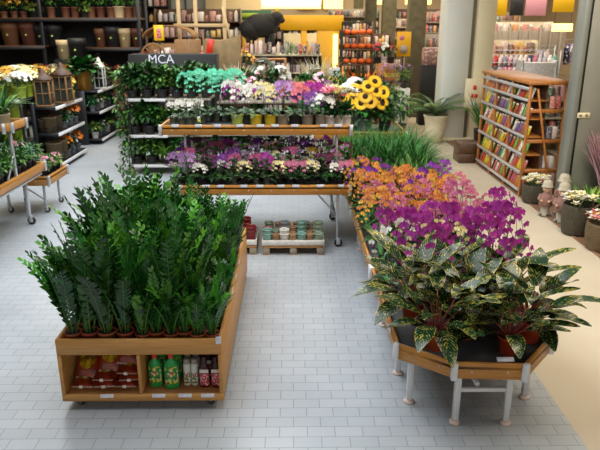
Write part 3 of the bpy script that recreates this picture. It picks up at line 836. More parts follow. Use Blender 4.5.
rr_ = random.Random(31)
def RO(pet, **k): return make_orchid(rr_, pet, **k)
# upper deck -------------------------------------------------
zu = 1.572
mini = RO('p_white', h=.3, nsp=3, nfl=9, r=.026, lip='lipy', pot='clear', potr=.05, poth=.11, leafL=.1, arch=.06)
for i in range(4): place(mini, (-1.53+i*.105, 8.05, zu), i, 'small white orchid in clear tumbler, upper tier front row, %s from left' % od(i), 'miniature white orchids')
for i in range(4): place(mini, (-1.5+i*.105, 8.25, zu), i+2, 'small white orchid in clear tumbler, upper tier second row, %s from left' % od(i), 'miniature white orchids')
tq = [RO('p_turq', h=.66, nsp=2, nfl=9, r=.036, lip='p_cream', arch=.14, pet2=None) for _ in range(2)]
n = 0
for j in range(2):
    for i in range(6):
        place(tq[(i+j) % 2], (-1.36+i*.115+j*.04, 8.42+j*.16, zu), rr_.uniform(-.6, .6), 'tall turquoise orchid, %s from left in the %s turquoise row' % (od(i), ('front', 'back')[j]), 'turquoise orchids on the upper tier')
# small bottle display
t = thing('plant_food_bottle', 'small bottle with rainbow-coloured label standing among pots on the upper tier', 'bottle', (-1.19, 8.0, zu))
MB().lathe([(1e-5, 0), (.02, 0), (.021, .01), (.021, .1), (.01, .12), (1e-5, .12)], 12).build('body', 'whitecan', t); MB().lathe([(.0215, .02), (.0215, .09)], 12).build('front_label', 'lab_green', t); MB().lathe([(.011, .12), (.012, .15), (1e-5, .152)], 10).build('cap', 'blackmatt', t)
upper = [(-.70, 'potlime', 'lime green pot', 'p_white', 'white', .5, 3), (-.46, 'potyel', 'yellow pot', 'p_white', 'white', .48, 2), (-.28, 'potyel', 'yellow pot beside the other yellow one', 'p_cream', 'cream', .46, 2),
         (-.12, 'pottaupe', 'taupe pot', 'p_lilac', 'lilac', .5, 4), (.03, 'potdark', 'dark pot', 'p_coral', 'coral pink', .46, 3), (.19, 'pottaupe', 'taupe pot', 'p_violet', 'violet', .38, 3), (.36, 'pottaupe', 'taupe pot near the wrapped bouquets', 'p_white', 'white', .34, 2)]
for x, pm, pn, pe, cn, h, ns in upper:
    s = RO(pe, h=h+.06, nsp=ns, nfl=9, r=.047, pot=pm, potr=.082, poth=.15, arch=.17, lip='lipy', leafL=.2)
    place(s, (x, 7.97, zu), rr_.uniform(-.3, .3), '%s-flowered orchid in %s at the upper tier front' % (cn, pn))
cols2 = [('p_purple', 'purple'), ('p_white', 'white'), ('p_lilac', 'pale lilac'), ('p_cream', 'cream')]
P2 = [RO(c, h=.52, nsp=2, nfl=9, r=.04, arch=.15) for c, _ in cols2]
P2w = RO('p_coral', h=.5, nsp=3, nfl=9, r=.036, arch=.14); 
seq = [0, 1, 0, 1, 2, 2, 3, 1, 0, 0, 3]
for i, k in enumerate(seq):
    place(P2[k], (-.74+i*.125, 8.24+.03*(i % 2), zu), rr_.uniform(-.5, .5), '%s orchid in the second row of the upper tier, %s after the small whites' % (cols2[k][1], od(i)), 'second row orchids of the upper tier')
for i in range(6):
    k = (1, 3, 2, 1, 3, 2)[i]
    place(P2[k], (-.6+i*.2, 8.5, zu), rr_.uniform(-.5, .5), '%s orchid in the back row of the upper tier, %s from left' % (cols2[k][1], od(i)), 'back row orchids of the upper tier')
place(P2w, (.06, 8.22, zu), 0, 'coral pink orchid with three sprays, just behind the dark pot on the upper tier')
place(P2w, (.18, 8.4, zu), 1, 'coral pink orchid furthest back, between the purple and white sprays')
# bouquets in white pots
def make_bouquet(rg, pet, word):
    t = thing('potted_bloom', 'x', 'flowering plant'); PROT.append(t)
    add_pot(t, .045, .062, .12, 'potwhite', 16)
    st = MB(); 
    for k in range(4): st.tube([(0, 0, .1), (.03*math.cos(k*1.6), .03*math.sin(k*1.6), .3)], .004, 5)
    st.build('stems', 'stemg', t)
    lv = MB(); bush(lv, rg, (0, 0, .17), .09, .09, .08, 60, .09, .045, (0, 1)); lv.build('leaves', ['leafd', 'leafm'], t)
    f = MB()
    for k in range(9):
        az = k*2.4; rr = .1*math.sqrt(k/9); c = Vector((math.cos(az)*rr, math.sin(az)*rr, .37-rr*rr*4))
        for q in range(9):
            a = q*2*PI/9+k; f.leaf(c, rdir(a, .5 if q % 2 else 1.0), (0, 0, 1), .065, .062, .3, .2, 3, 0, .7)
    f.build('petals', pet, t); return t
for x, pe, w in ((.50, 'p_lpink', 'light pink'), (.62, 'p_cream', 'pale cream'), (.71-.005, 'p_white', 'white')):
    s = make_bouquet(rr_, pe, w)
    place(s, (x-.02, 7.96, zu), 0, '%s ruffled bloom in a mottled white pot, right end of the upper tier' % w, 'ruffled blooms in white pots', 1.2)
vv = RO('p_violet', h=.26, nsp=1, nfl=3, r=.045, pot='potwhite', arch=.06)
place(vv, (.68, 8.16, zu), .5, 'low violet orchid at the far right end of the upper tier, behind the white bloom')
# lower deck -------------------------------------------------
zl = .842
lowdef = [('p_lilac', 'pale purple-veined', .46, .04, 'lip'), ('p_white', 'white', .3, .03, 'lipy'), ('p_maroon', 'maroon', .44, .03, 'lip'), ('p_pink', 'pink', .4, .034, 'lip'), ('p_violet', 'violet', .42, .03, 'lip'),
          ('p_cream', 'cream-yellow', .36, .03, 'lipy'), ('p_purple', 'magenta', .42, .032, 'lip'), ('p_rose', 'rose', .34, .036, 'lip'), ('p_yellow', 'yellow', .4, .026, 'lip')]
LP = [RO(c, h=h, nsp=2, nfl=8, r=r, lip=l, arch=.1, pot=('clear', 'potdark', 'potdark')[k % 3], potr=.05, leafL=.17) for k, (c, w, h, r, l) in enumerate(lowdef)]
front = [0, 0, 1, 2, 4, 3, 5, 3, 6, 5, 7, 7, 5, 2, 1, 7]
for i, k in enumerate(front):
    place(LP[k], (-1.47+i*.143, 7.78, zl), rr_.uniform(-.5, .5), '%s orchid in the front row of the lower tier, %s from left' % (lowdef[k][1], od(i)), 'front row orchids of the lower tier')
LF = [RO('p_maroon', h=.4, nsp=2, nfl=4, r=.024, arch=.1, pot='potdark', potr=.05, leafL=.24), RO('p_lilac', h=.42, nsp=1, nfl=4, r=.028, arch=.1, pot='potdark', potr=.05, leafL=.26), RO('p_cream', h=.4, nsp=1, nfl=5, r=.022, arch=.1, pot='clear', potr=.05, leafL=.24)]
for j in range(1, 5):
    for i in range(16):
        if rr_.random() < .62:
            k = rr_.randrange(3); place(LF[k], (-1.47+i*.143+rr_.uniform(-.02, .02), 7.78+j*.25, zl), rr_.uniform(-.6, .6), '%s leafy orchid on the lower tier, %s from left, %s row behind the front' % (('maroon', 'pale lilac', 'cream')[k], od(i), od(j-1)), 'inner orchids of the lower tier', rr_.uniform(.95, 1.2)); continue
        k = rr_.choice((0, 2, 2, 3, 4, 4, 6, 8, 1, 5, 2, 3) if i < 8 else (6, 4, 2, 2, 3, 7, 8, 6, 1))
        place(LP[k], (-1.47+i*.143+rr_.uniform(-.02, .02), 7.78+j*.25, zl), rr_.uniform(-.6, .6), '%s orchid on the lower tier, %s from left, %s row behind the front' % (lowdef[k][1], od(i), od(j-1)), 'inner orchids of the lower tier', rr_.uniform(.95, 1.2))
drop_unused(LP+P2+LF)

# ================================================================ PALLETS WITH CERAMIC POTS
def pallet(x0, x1, y0, y1, lab):
    cx = (x0+x1)/2; t = thing('pallet', lab, 'pallet', (cx, y0, 0)); w = (x1-x0)/2; d = y1-y0
    for sx in (-1, 0, 1):
        for y in (.04, d/2, d-.04): B(sx*(w-.05)-.045, sx*(w-.05)+.045, y-.04, y+.04, .016, .095, .004).build('block', 'silver' if False else 'pottaupe', t)
        B(sx*(w-.05)-.045, sx*(w-.05)+.045, 0, d, 0, .016, .003).build('runner', 'palletwood', t)
    for y in (.04, d/2, d-.04): B(-w, w, y-.045, y+.045, .095, .112, .003).build('stringer', 'palletwood', t)
    for k in range(5): B(-w, w, .0+k*d/5+.01, (k+1)*d/5-.005, .112, .128, .003).build('deck_board', 'palletwood', t)
    c = MB(); c.box(-w, w, -.002, .006, .129, .2, .002); c.box(-w, w, d-.006, d, .129, .2, .002); c.box(-w, -w+.008, .007, d-.007, .129, .2, .002); c.box(w-.008, w, .007, d-.007, .129, .2, .002); c.box(-w+.009, w-.009, .007, d-.007, .129, .134, .001)
    c.build('cardboard_tray', 'potwhite', t)
    return t
pallet(-.39, .40, 7.47, 8.05, 'small wooden pallet with a white tray of teal and white pots under the rack')
pallet(-1.22, -.46, 7.49, 8.05, 'small wooden pallet with dark red pots, half hidden by the zz plants')
def make_cpot(m, r=.06, h=.13, ribs=True):
    t = thing('ceramic_pot', 'x', 'pot'); PROT.append(t)
    prof = [(1e-5, 0), (r*.72, 0)]+[(r*(.74+.26*k/8)+(.0015 if k % 2 else 0), h*.86*k/8+.002) for k in range(1, 9)]+[(r*1.06, h*.87), (r*1.08, h), (r*.94, h), (r*.9, h*.9), (r*.68, .012), (1e-5, .01)]
    MB().lathe(prof, 20).build('pot', m, t); return t
cm = {'teal': make_cpot('potteal'), 'white': make_cpot('potwhite'), 'sage': make_cpot('potsage'), 'grey': make_cpot('potgrey'), 'kraft': make_cpot('potkraft', .048, .12), 'red': make_cpot('potred', .07, .16), 'pink': make_cpot('potpink', .055, .1)}
def stackp(kind, x, y, n, where, grp):
    for k in range(n):
        place(cm[kind], (x, y, .136+k*.055), k*.3, '%s pot, %s, %s' % (kind, where, 'alone' if n == 1 else ('lowest', 'second up', 'third up', 'fourth up')[k]), grp)
gp = 'pots on the right pallet'
for i, (k, n) in enumerate((('teal', 2), ('kraft', 1), ('white', 2), ('kraft', 1), ('teal', 1), ('kraft', 1), ('sage', 1))): stackp(k, -.325+i*.109, 7.56, n, 'right pallet front row, %s from left' % od(i), gp)
for i, (k, n) in enumerate((('pink', 2), ('sage', 1), ('grey', 3), ('kraft', 2), ('teal', 3), ('kraft', 1), ('sage', 3))): stackp(k, -.325+i*.109, 7.70, n, 'right pallet second row, %s from left' % od(i), gp)
for i, (k, n) in enumerate((('sage', 2), ('kraft', 2), ('kraft', 2), ('kraft', 2), ('sage', 2), ('kraft', 2))): stackp(k, -.31+i*.12, 7.86, n, 'right pallet back row, %s from left' % od(i), gp)
gp = 'pots on the left pallet'
for i, n in enumerate((2, 3, 2, 4, 2)): stackp('red', -1.14+i*.15, 7.6, n, 'left pallet front row, %s from left' % od(i), gp)
for i, n in enumerate((3, 4, 4, 3)): stackp('red', -1.08+i*.155, 7.78, n, 'left pallet back row, %s from left' % od(i), gp)
drop_unused(list(cm.values()))
# ================================================================ LEFT CARTS
rc = random.Random(41)
tc = thing('plant_cart', 'long two-tier plant cart on castors at the left edge, low greenery in its lower tray', 'plant cart', (-4.3, 6.0, 0)); oc = (-4.3, 6.0)
tray(tc, rel([(-4.95, 9.2), (-4.95, 5.6), (-3.7, 5.6), (-3.7, 9.2)], oc), .86, .13, brackets='silver')
tray(tc, rel([(-4.85, 8.5), (-4.85, 7.98), (-3.68, 7.98), (-3.6, 8.06), (-3.6, 8.5)], oc), 1.6, .12, brackets='silver', zin=.1)
for x, y in ((-3.86, 8.8), (-4.8, 8.8), (-3.86, 6.0), (-4.8, 6.0)): leg(tc, x+4.3, y-6, .76, 'caster', .05, 'silver', .06)
for x, y in ((-3.72, 8.24), (-4.8, 8.24)): B(x+4.3-.02, x+4.3+.02, y-6-.02, y-6+.02, .8, 1.5, .003).build('post', 'silver', tc); MB().bar((x+4.3, y-6-.25, .86), (x+4.3, y-6, 1.15), .025).build('brace', 'silver', tc)
MB().bar((-3.73+4.3, .0, .7), (-3.73+4.3, 3.1, .7), .03).build('rail', 'silver', tc)
sc2 = thing('plant_cart', 'small wooden plant trolley with greenery just beyond the long cart', 'plant cart', (-4.1, 9.3, 0)); o2 = (-4.1, 9.3)
tray(sc2, rel([(-4.55, 10.15), (-4.55, 9.32), (-3.72, 9.32), (-3.72, 10.15)], o2), .6, .15, brackets='silver')
for x, y in ((-3.85, 9.42), (-4.42, 9.42), (-3.85, 10.02), (-4.42, 10.02)): leg(sc2, x+4.1, y-9.3, .5, 'caster', .035, 'silver', .045)
MB().bar((.25, .12, .2), (-.1, .12, .45), .018).build('brace', 'silver', sc2)
low = [make_bushy(rc, 'bedding_plant', 'plant', 'potdark', .06, .09, .12, .09, 150, .07, .024, ('leafm', 'leafl'), None, None, 0), make_bushy(rc, 'bedding_plant', 'plant', 'potdark', .06, .09, .12, .08, 120, .06, .025, ('leafd', 'leafb'), None, None, 0),
       make_bushy(rc, 'bedding_plant', 'plant', 'potdark', .06, .09, .11, .09, 70, .08, .035, ('leafm', 'leafy'), None, ['p_rose'], 18, .025)]
for j in range(11):
    for i in range(5):
        y = 7.2+j*.18; x = -3.82-i*.19
        if 8.15 < y < 8.35 and i == 0: x -= .04
        k = 2 if j > 9 and i % 2 else (0 if (i+j) % 3 else 1)
        place(low[k], (x, y, .832), rc.uniform(0, 6), '%s in the long cart, %s from right edge, %s row' % (('feathery green plant', 'bluish plant', 'pinkish flowers')[k], od(i), od(j)), 'bedding plants in the long cart', 1.45)
for j in range(4):
    for i in range(4): place(low[2 if (i+j) % 2 else 0], (-3.84-i*.19, 9.45+j*.19, .572), rc.uniform(0, 6), '%s plant in the small trolley, %s from the right in the %s row' % (('feathery green', 'pink-flowered')[(i+j) % 2], od(i), od(j)), 'plants in the small trolley', 1.05)
bp = make_grass(rc, 'strappy_plant', 'potcream', .11, .2, 60, .5, .035, ('leafm', 'leafl'), 1.0, .9)
for i, x in enumerate((-3.78, -4.06, -4.36)): place(bp, (x, 8.2+.03*(i % 2), 1.502), i*2, 'strappy green plant on the upper tier of the left cart, %s from right' % od(i), 'plants on the upper tier of the left cart')

# ================================================================ BLACK STANDS (left aisle)
def stand(lab, x0, x1, y0, y1, zs, zpost=None, backx=True):
    cx = (x0+x1)/2; t = thing('black_stand', lab, 'display stand', (cx, y0, 0)); w = (x1-x0)/2; d = y1-y0
    for z in zs: B(-w, w, 0, d, z-.05, z, .004).build('shelf', 'black', t)
    for y in (.02, d/2, d-.02): B(-w-.03, -w, y-.03, y+.03, 0, zpost or zs[-1], .003).build('post', 'black', t)
    B(-w-.03, -w-.01, .06, d-.06, 0, zs[-1], .002).build('back_panel', 'black', t)
    for k, z in enumerate(zs):
        o = B(w, w+.012, .05, d*.98, z-.065, z-.0, .002).build('price_strip', 'strip', t)
    return t
stand('black three-tier stand with lanterns on top and orange flowers, left aisle', -5.1, -4.66, 12.4, 14.1, (.14, .74, 1.26))
B(-.24, -.16, -.06, -.005, 0, 1.35, .004).build('end_panel', 'black', [o for o in bpy.data.objects if o.name == 'black_stand'][0])
stand('black three-tier stand with gold pot and white lantern on top, further down the aisle', -5.2, -4.66, 15.2, 17.2, (.14, .8, 1.3))
st2 = [o for o in bpy.data.objects if o.name.startswith('black_stand')][-1]
B(-.27, -.02, -.04, -.01, 0, 1.3, .004).build('end_panel', 'black', st2)
def make_lantern(m, w=.13, h=.5, glassm='glass'):
    t = thing('lantern', 'x', 'lantern'); PROT.append(t)
    B(-w, w, -w, w, 0, .03, .004).build('base', m, t)
    for sx in (-1, 1):
        for sy in (-1, 1): B(sx*w*.9-.012, sx*w*.9+.012, sy*w*.9-.012, sy*w*.9+.012, .03, h, .002).build('post', m, t)
    fr = MB()
    for s in (-1, 1):
        for z in (.03+h*.45, h-.02): fr.box(-w*.9, w*.9, s*w*.9-.006, s*w*.9+.006, z-.008, z+.008, .001); fr.box(s*w*.9-.006, s*w*.9+.006, -w*.9, w*.9, z-.008, z+.008, .001)
        fr.box(-.006, .006, s*w*.9-.006, s*w*.9+.006, .03, h, .001)
    fr.build('glazing_bars', m, t)
    g = MB(); 
    for s in (-1, 1): g.box(-w*.85, w*.85, s*w*.86-.001, s*w*.86+.001, .04, h-.02, 0); g.box(s*w*.86-.001, s*w*.86+.001, -w*.85, w*.85, .04, h-.02, 0)
    g.build('glass', glassm, t)
    MB().lathe([(w*1.5, h), (w*1.5, h+.02), (w*.7, h+.12), (w*.45, h+.15), (w*.45, h+.19), (w*.2, h+.22), (1e-5, h+.24)], 4, (0, 0, 0), 0, Matrix.Rotation(PI/4, 4, 'Z')).build('roof', 'darkwood' if m != 'potwhite' else m, t)
    pts = [(math.cos(a)*.05, 0, h+.27+math.sin(a)*.05) for a in [PI*2*k/10 for k in range(11)]]
    MB().tube(pts, .005, 5).build('ring', 'black', t)
    MB().lathe([(1e-5, .03), (.04, .03), (.04, .18), (1e-5, .18)], 12).build('candle', 'potcream', t)
    return t
lan = make_lantern('rustic')
place(lan, (-4.9, 12.6, 1.261), .1, 'wooden lantern with dark pointed roof, the nearer of the pair', 'wooden lanterns', (1.15, 1.15, 1.0))
place(lan, (-4.72, 13.15, 1.261), -.1, 'wooden lantern with dark pointed roof, the further of the pair', 'wooden lanterns', (1.15, 1.15, 1.1))
lw = make_lantern('potwhite', .12, .48)
place(lw, (-4.72, 15.75, 1.301), 0, 'tall white lantern beside the gold pot on the further black stand', scale=(.95, .95, 1.05))
kale = thing('kale_plant', 'broad-leaved dark green plant in a ribbed gold pot on the further black stand', 'plant', (-5.02, 15.4, 1.301))
add_pot(kale, .15, .2, .45, 'gold', 24)
lv = MB()
for i in range(40):
    az = i*2.4; el = .0+1.35*i/40
    p = rdir(az, 0)*.05+Vector((0, 0, .45)); d = rdir(az, el+.1); lv.leaf(p+d*.1, d, (0, 0, 1), .33, .3, .7, .1, 5, i % 2, .6, .02)
lv.build('leaves', ['leafd', 'leafm'], kale)
# plants and pots on the stands
rp = random.Random(51)
wood_pot = thing('rustic_planter', 'x', 'planter'); PROT.append(wood_pot)
MB().lathe([(1e-5, 0), (.13, 0), (.15, .3), (.155, .3), (.155, .32), (.14, .32), (.13, .3), (1e-5, .29)], 12).build('barrel', 'wicker', wood_pot); MB().lathe([(.142, .09), (.146, .09), (.148, .11), (.144, .11)], 12).build('hoop', 'black', wood_pot)
orf = make_bushy(rp, 'orange_flower_plant', 'flowering plant', 'potgrey', .08, .14, .14, .16, 60, .09, .03, ('leafd', 'leafm'), None, ['p_org'], 64, .036)
fern = make_bushy(rp, 'leafy_plant', 'plant', 'potgrey', .08, .13, .15, .14, 90, .12, .05, ('leafm', 'leafb'))
light = make_bushy(rp, 'pale_leaved_plant', 'plant', 'potwhite', .09, .16, .16, .14, 60, .16, .06, ('leafl', 'leafy', 'leafm'))
wht = make_bushy(rp, 'white_flower_plant', 'flowering plant', 'potgrey', .08, .13, .13, .12, 60, .08, .03, ('leafd',), None, ['p_white'], 16, .035)
for z, lvn in ((.141, 'bottom'), (.741, 'middle')):
    for i in range(5):
        y = 12.55+i*.33; x = -4.8
        if lvn == 'bottom' and i < 2: place(wood_pot, (x-.02, y, z), i, 'weathered barrel planter, bottom shelf of the lantern stand, %s from near end' % od(i), 'barrel planters', (1.05, 1.05, 1.25))
        elif lvn == 'bottom': place((orf, wht, orf)[i-2], (x, y, z), i, '%s plant on the bottom shelf of the lantern stand, %s from near end' % (('orange-flowered', 'white-flowered', 'orange-flowered')[i-2], od(i)), 'lower flowers of the lantern stand')
        elif i < 2: place(wood_pot, (x-.05, y, z), i, 'weathered round planter, middle shelf of the lantern stand, %s from near end' % od(i), 'barrel planters', (.9, .9, .95))
        else: place((fern, orf, orf, orf, orf)[i-2], (x, y, z), i, '%s plant on the middle shelf of the lantern stand, %s from near end' % ('leafy green' if i == 2 else 'orange-flowered', od(i)), 'middle flowers of the lantern stand')
for i in range(4):
    place(wood_pot, (-4.97, 12.6+i*.36, .141 if i % 2 else .741), i, 'weathered planter at the back of the lantern stand, %s, %s shelf' % (od(i), ('middle', 'bottom')[i % 2]), 'barrel planters', .8)
yel = make_bushy(rp, 'yellow_flower_plant', 'flowering plant', 'potyel', .1, .16, .14, .16, 50, .08, .03, ('leafm', 'leafl'), None, ['p_yellow'], 30, .045)
for i in range(2): place((yel, yel, orf)[i], (-4.85, 13.6+i*.34, 1.261), i, '%s flowering plant on top of the lantern stand, %s behind the lanterns' % (('yellow', 'yellow', 'orange')[i], od(i)), 'top flowers of the lantern stand')
for z, lvn in ((.141, 'bottom'), (.801, 'middle')):
    for i in range(5):
        y = 15.35+i*.34; k = (i+(0 if lvn == 'bottom' else 1)) % 3
        place((light, fern, wht)[k], (-4.85, y, z), i, '%s plant on the %s shelf of the further black stand, %s one' % (('pale-leaved', 'bluish green', 'white-flowered')[k], lvn, od(i)), 'plants on the further black stand')
for i in range(3): place((fern, light, wht)[i], (-4.95, 16.5+i*.3, 1.301), i, '%s plant on top of the further black stand, %s beyond the white lantern' % (('green', 'pale', 'white-flowered')[i], od(i)), 'top plants of the further stand', 1.2)
mg = thing('flower_pot', 'small magenta pot at the near end of the further black stand', 'pot', (-5.1, 15.27, .141), 0); MB().lathe(pot_profile(.05, .07, .14), 14).build('pot', 'potpink', mg)

# ================================================================ LIME POT SHELVES with chrysanthemums
ls = thing('lime_pot_shelf', 'dark shelving with white price strips holding lime green pots, behind the left cart', 'shelving', (-6.4, 11.9, 0))
for z in (.2, .62, 1.04, 1.46):
    s = B(-1.7, 1.3, 0, .75, z-.05, z, .003).build('shelf', 'black', ls)
    B(-1.7, 1.3, -.012, -.001, z-.06, z, .001).build('price_strip', 'strip', s)
for x in (-1.7, -.2, 1.28):
    for y in (.03, .73): B(x-.02, x+.02, y-.02, y+.02, 0, 1.5, .002).build('post', 'black', ls)
lp = thing('lime_pot', 'x', 'pot'); MB().lathe(pot_profile(.1, .13, .3, .006, .03), 18).build('pot', 'potolive', lp); PROT.append(lp)
for z, w in ((.201, 'lowest'), (.621, 'second'), (1.041, 'third')):
    for i in range(10): place(lp, (-7.9+i*.29, 12.1, z), 0, 'lime green pot on the %s shelf, %s from left' % (w, od(i)), 'lime green pots')
mum = [make_bushy(rp, 'chrysanthemum', 'flowering plant', 'potolive', .13, .22, .24, .15, 50, .08, .035, ('leafd', 'leafm'), None, [c], 120, .032) for c in ('p_cream', 'p_white', 'p_yellow', 'p_orange')]
mw = ('cream', 'white', 'yellow', 'orange')
for j in range(2):
    for i in range(7):
        k = (3, 1, 0, 1, 0, 0, 1)[i] if j == 0 else (3, 2, 0, 0, 2, 2, 0)[i]
        place(mum[k], (-7.7+i*.42, 12.12+j*.42, 1.461), i, '%s chrysanthemum bush on the lime pot shelving, %s from left, %s row' % (mw[k], od(i), ('front', 'back')[j]), 'chrysanthemums behind the lanterns')
gl = make_grass(rp, 'leafy_foliage_plant', 'potolive', .13, .22, 60, .5, .07, ('leafd', 'leafm'), .9, .8)
for i in range(2): place(gl, (-5.55-i*.5, 11.6+.02*i, .0), 1, 'broad-bladed green plant before the lime pot shelving, %s one' % ('right', 'left')[i], 'foliage before the lime pot shelf', 1.7)

# ================================================================ PLANTER SHELVES at the back left
ps = thing('planter_shelving', 'tall dark shelving along the back left with large planters and potted plants', 'shelving', (-6.5, 18, 0))
for x in (-3.5, -.35, 2.3):
    for y in (0, .9): B(x-.05, x+.05, y-.04, y+.04, 0, 4.3, .004).build('post', 'black', ps)
for z, x0, x1 in ((2.25, -3.5, -.3), (2.2, .6, 2.3), (2.98, -3.5, 2.3), (3.9, -3.5, 2.3), (1.3, -3.5, 1.0), (.4, -3.5, 1.0)):
    s = B(x0, x1, -.05, .95, z-.05, z, .004).build('shelf', 'darkwood', ps); B(x0, x1, -.075, -.051, z-.1, z-.03, .003).build('shelf_edge', 'black', s)
B(-3.5, 2.3, .96, 1.0, 0, 4.3, .003).build('back_panel', 'blackmatt', ps)
def bigp(m, r, h):
    t = thing('planter', 'x', 'planter'); PROT.append(t)
    MB().lathe([(1e-5, 0), (r*.72, 0), (r*.9, h*.72), (r, h*.73), (r, h), (r*.9, h), (r*.85, h*.9), (1e-5, h*.88)], 24).build('pot', m, t)
    e = MB(); e.lathe([(.03, 0), (.026, .012), (1e-5, .014)], 10, (0, 0, 0), 0, Matrix.Translation((0, -r*.84, h*.45)) @ Matrix.Rotation(PI/2-.1, 4, 'X')); e.build('sticker', 'potlime', t)
    return t
bb = bigp('potbrown', .27, .62); bk = bigp('potdark', .24, .55); bc = bigp('potbeige', .19, .5); bn = bigp('potbrown', .17, .5)
def PX(px, Y=18.2): # place along the shelf
    return (px-300)/624*17.72+.22
for src, px, z, lab in ((bb, -5, 2.251, 'large brown planter at the far left of the lower shelf'), (bb, 15, 2.251, 'large brown planter with thick rim, second on the lower shelf'), (bb, 33, 2.251, 'large brown planter, just left of the two black ones'), (bk, 46, 2.251, 'black planter beside the brown ones, left of the pair'), (bk, 58, 2.251, 'black planter next to the shelf post, right of the pair'),
                        (bn, 103, 2.201, 'slim brown planter with light sticker, mid shelf'), (bk, 115, 2.201, 'dark planter between slim brown and cream planters'), (bc, 127, 2.201, 'tapered cream planter on the right part of the shelf'), (bn, 139, 2.201, 'brown planter at the right end of the shelf')):
    place(src, (PX(px), 18.35, z), 0, lab, None)
place(bc, (PX(73), 17.75, 1.0+.9+.002), 0, 'tapered beige planter just right of the shelf post, above the broad-leaved plant')
pl = thing('plinth', 'dark plinth carrying the beige planter in front of the shelving', 'plinth', (PX(78), 17.75, 0)); B(-.35, .35, -.25, .18, 0, 1.9, .005).build('box', 'blackmatt', pl)
place(bk, (PX(86), 17.75, 1.902), 0, 'black planter next to the beige one in front of the shelving')
wb = thing('wicker_basket', 'x', 'basket'); PROT.append(wb); MB().lathe([(1e-5, 0), (.2, 0), (.24, .34), (.25, .36), (.22, .36), (.19, .05), (1e-5, .04)], 20).build('basket', 'potkraft', wb)
for i, px in enumerate((12, 31, 48, 65, 80)): place(wb, (PX(px), 18.3, 1.301), 0, 'round woven basket under the planters, %s from left' % od(i), 'woven baskets under the planters', 1.1)
yf = make_bushy(rp, 'yellow_potted_plant', 'flowering plant', 'potbrown', .1, .16, .16, .2, 50, .1, .03, ('leafm', 'leafl'), None, ['p_yellow'], 26, .05)
gf = make_bushy(rp, 'bright_green_plant', 'plant', 'potdark', .14, .16, .26, .14, 90, .14, .06, ('leafl', 'leafy'))
mx = make_bushy(rp, 'mixed_potted_plant', 'plant', 'potbrown', .12, .28, .2, .25, 70, .14, .05, ('leafm', 'leafd', 'leafl'), None, ['p_red'], 10, .045)
cc = make_bushy(rp, 'square_potted_plant', 'plant', 'potbeige', .16, .3, .18, .22, 70, .14, .05, ('leafm', 'leafl'))
ups = [(yf, 2), (yf, 12), (yf, 22), (yf, 31), (gf, 42), (mx, 58), (mx, 72), (mx, 81), (gf, 91), (mx, 97), (mx, 106), (mx, 116), (cc, 124), (mx, 133), (mx, 141)]
for i, (s, px) in enumerate(ups): place(s, (PX(px), 18.3, 2.981), i*1.3, '%s on the upper back shelf, %s from the left' % ({yf: 'yellow-flowered plant', gf: 'bright green plant', mx: 'red-flecked potted plant', cc: 'plant in a beige pot'}[s], od(i)), 'potted plants on the upper back shelf')
# row of mixed plants under the right part of the shelf
for i, px in enumerate((97, 104, 111, 118, 126, 134)):
    place((mx, light, mx, yel, mx, fern)[i], (PX(px)+.1, 17.6-.1*i % 1, 0.9), i, 'mixed potted plant on the dark bench, %s from left' % od(i), 'plants on the dark bench', 1.2)
bn2 = thing('dark_bench', 'dark bench crowded with dried bouquets and plants beyond the black stands', 'bench', (PX(115), 17.2, 0)); B(-.75, .6, 0, .8, .8, .898, .004).build('top', 'black', bn2)
for x in (-.7, .55):
    for y in (.05, .75): B(x-.03, x+.03, y-.03, y+.03, 0, .8, .003).build('leg', 'black', bn2)
dry = make_grass(rp, 'dried_bouquet', 'potkraft', .14, .3, 90, .5, .03, ('p_rose', 'dry', 'p_orange', 'potbeige'), .7, .5)
for i, px in enumerate((112, 121, 129)): place(dry, (-4.0+i*.38, 16.3+.3*i, 0), i, 'dried orange and pink bouquet beyond the black stands, %s from left' % od(i), 'dried bouquets', 1.6)

fb2 = thing('flower_bench', 'dark bench of yellow and white chrysanthemums behind the lanterns', 'bench', (-6.1, 15.0, 0)); B(-.85, .75, 0, 1.4, 1.3, 1.36, .004).build('top', 'black', fb2)
for x in (-.8, .7):
    for y in (.05, 1.35): B(x-.03, x+.03, y-.03, y+.03, 0, 1.3, .003).build('leg', 'black', fb2)
for j in range(3):
    for i in range(4):
        k = (2, 0, 2, 0, 1, 0, 3, 2, 0, 2, 1, 0)[j*4+i]
        place(mum[k], (-6.75+i*.4, 15.25+j*.42, 1.361), i+j, '%s chrysanthemum bush on the bench behind the lanterns, %s from left, %s row' % (mw[k], od(i), od(j)), 'chrysanthemums on the bench')
# ================================================================ GREEN FOLIAGE RACK behind the orchid rack
rg_ = random.Random(61)
gr = thing('foliage_rack', 'white-edged plant rack overflowing with dense green foliage plants behind the orchids', 'plant rack', (-2.4, 12, 0))
for z in (.2, .78, 1.47):
    s = B(-.75, .85, 0, .75, z-.04, z, .003).build('shelf', 'pottaupe', gr); B(-.7, -.0, -.012, -.001, z-.055, z, .001).build('price_strip', 'strip', s)
for x in (-.72, .82):
    for y in (.03, .72): B(x-.02, x+.02, y-.02, y+.02, 0, 1.5, .002).build('post', 'black', gr)
fo = [make_bushy(rg_, 'foliage_plant', 'plant', 'potdark', .08, .12, .17, .22, 230, .11, .06, ('leafd', 'leafm', 'leafm')), make_bushy(rg_, 'foliage_plant', 'plant', 'potdark', .08, .12, .17, .19, 210, .11, .05, ('leafm', 'leafd', 'leafl')),
      make_bushy(rg_, 'trailing_plant', 'plant', 'potdark', .08, .12, .17, .22, 190, .07, .035, ('leafm', 'leafl', 'leafd'), None, None, 0, .02, .5), make_grass(rg_, 'strappy_plant', 'potdark', .08, .12, 50, .34, .045, ('leafl', 'leafy'), 1.0, .8)]
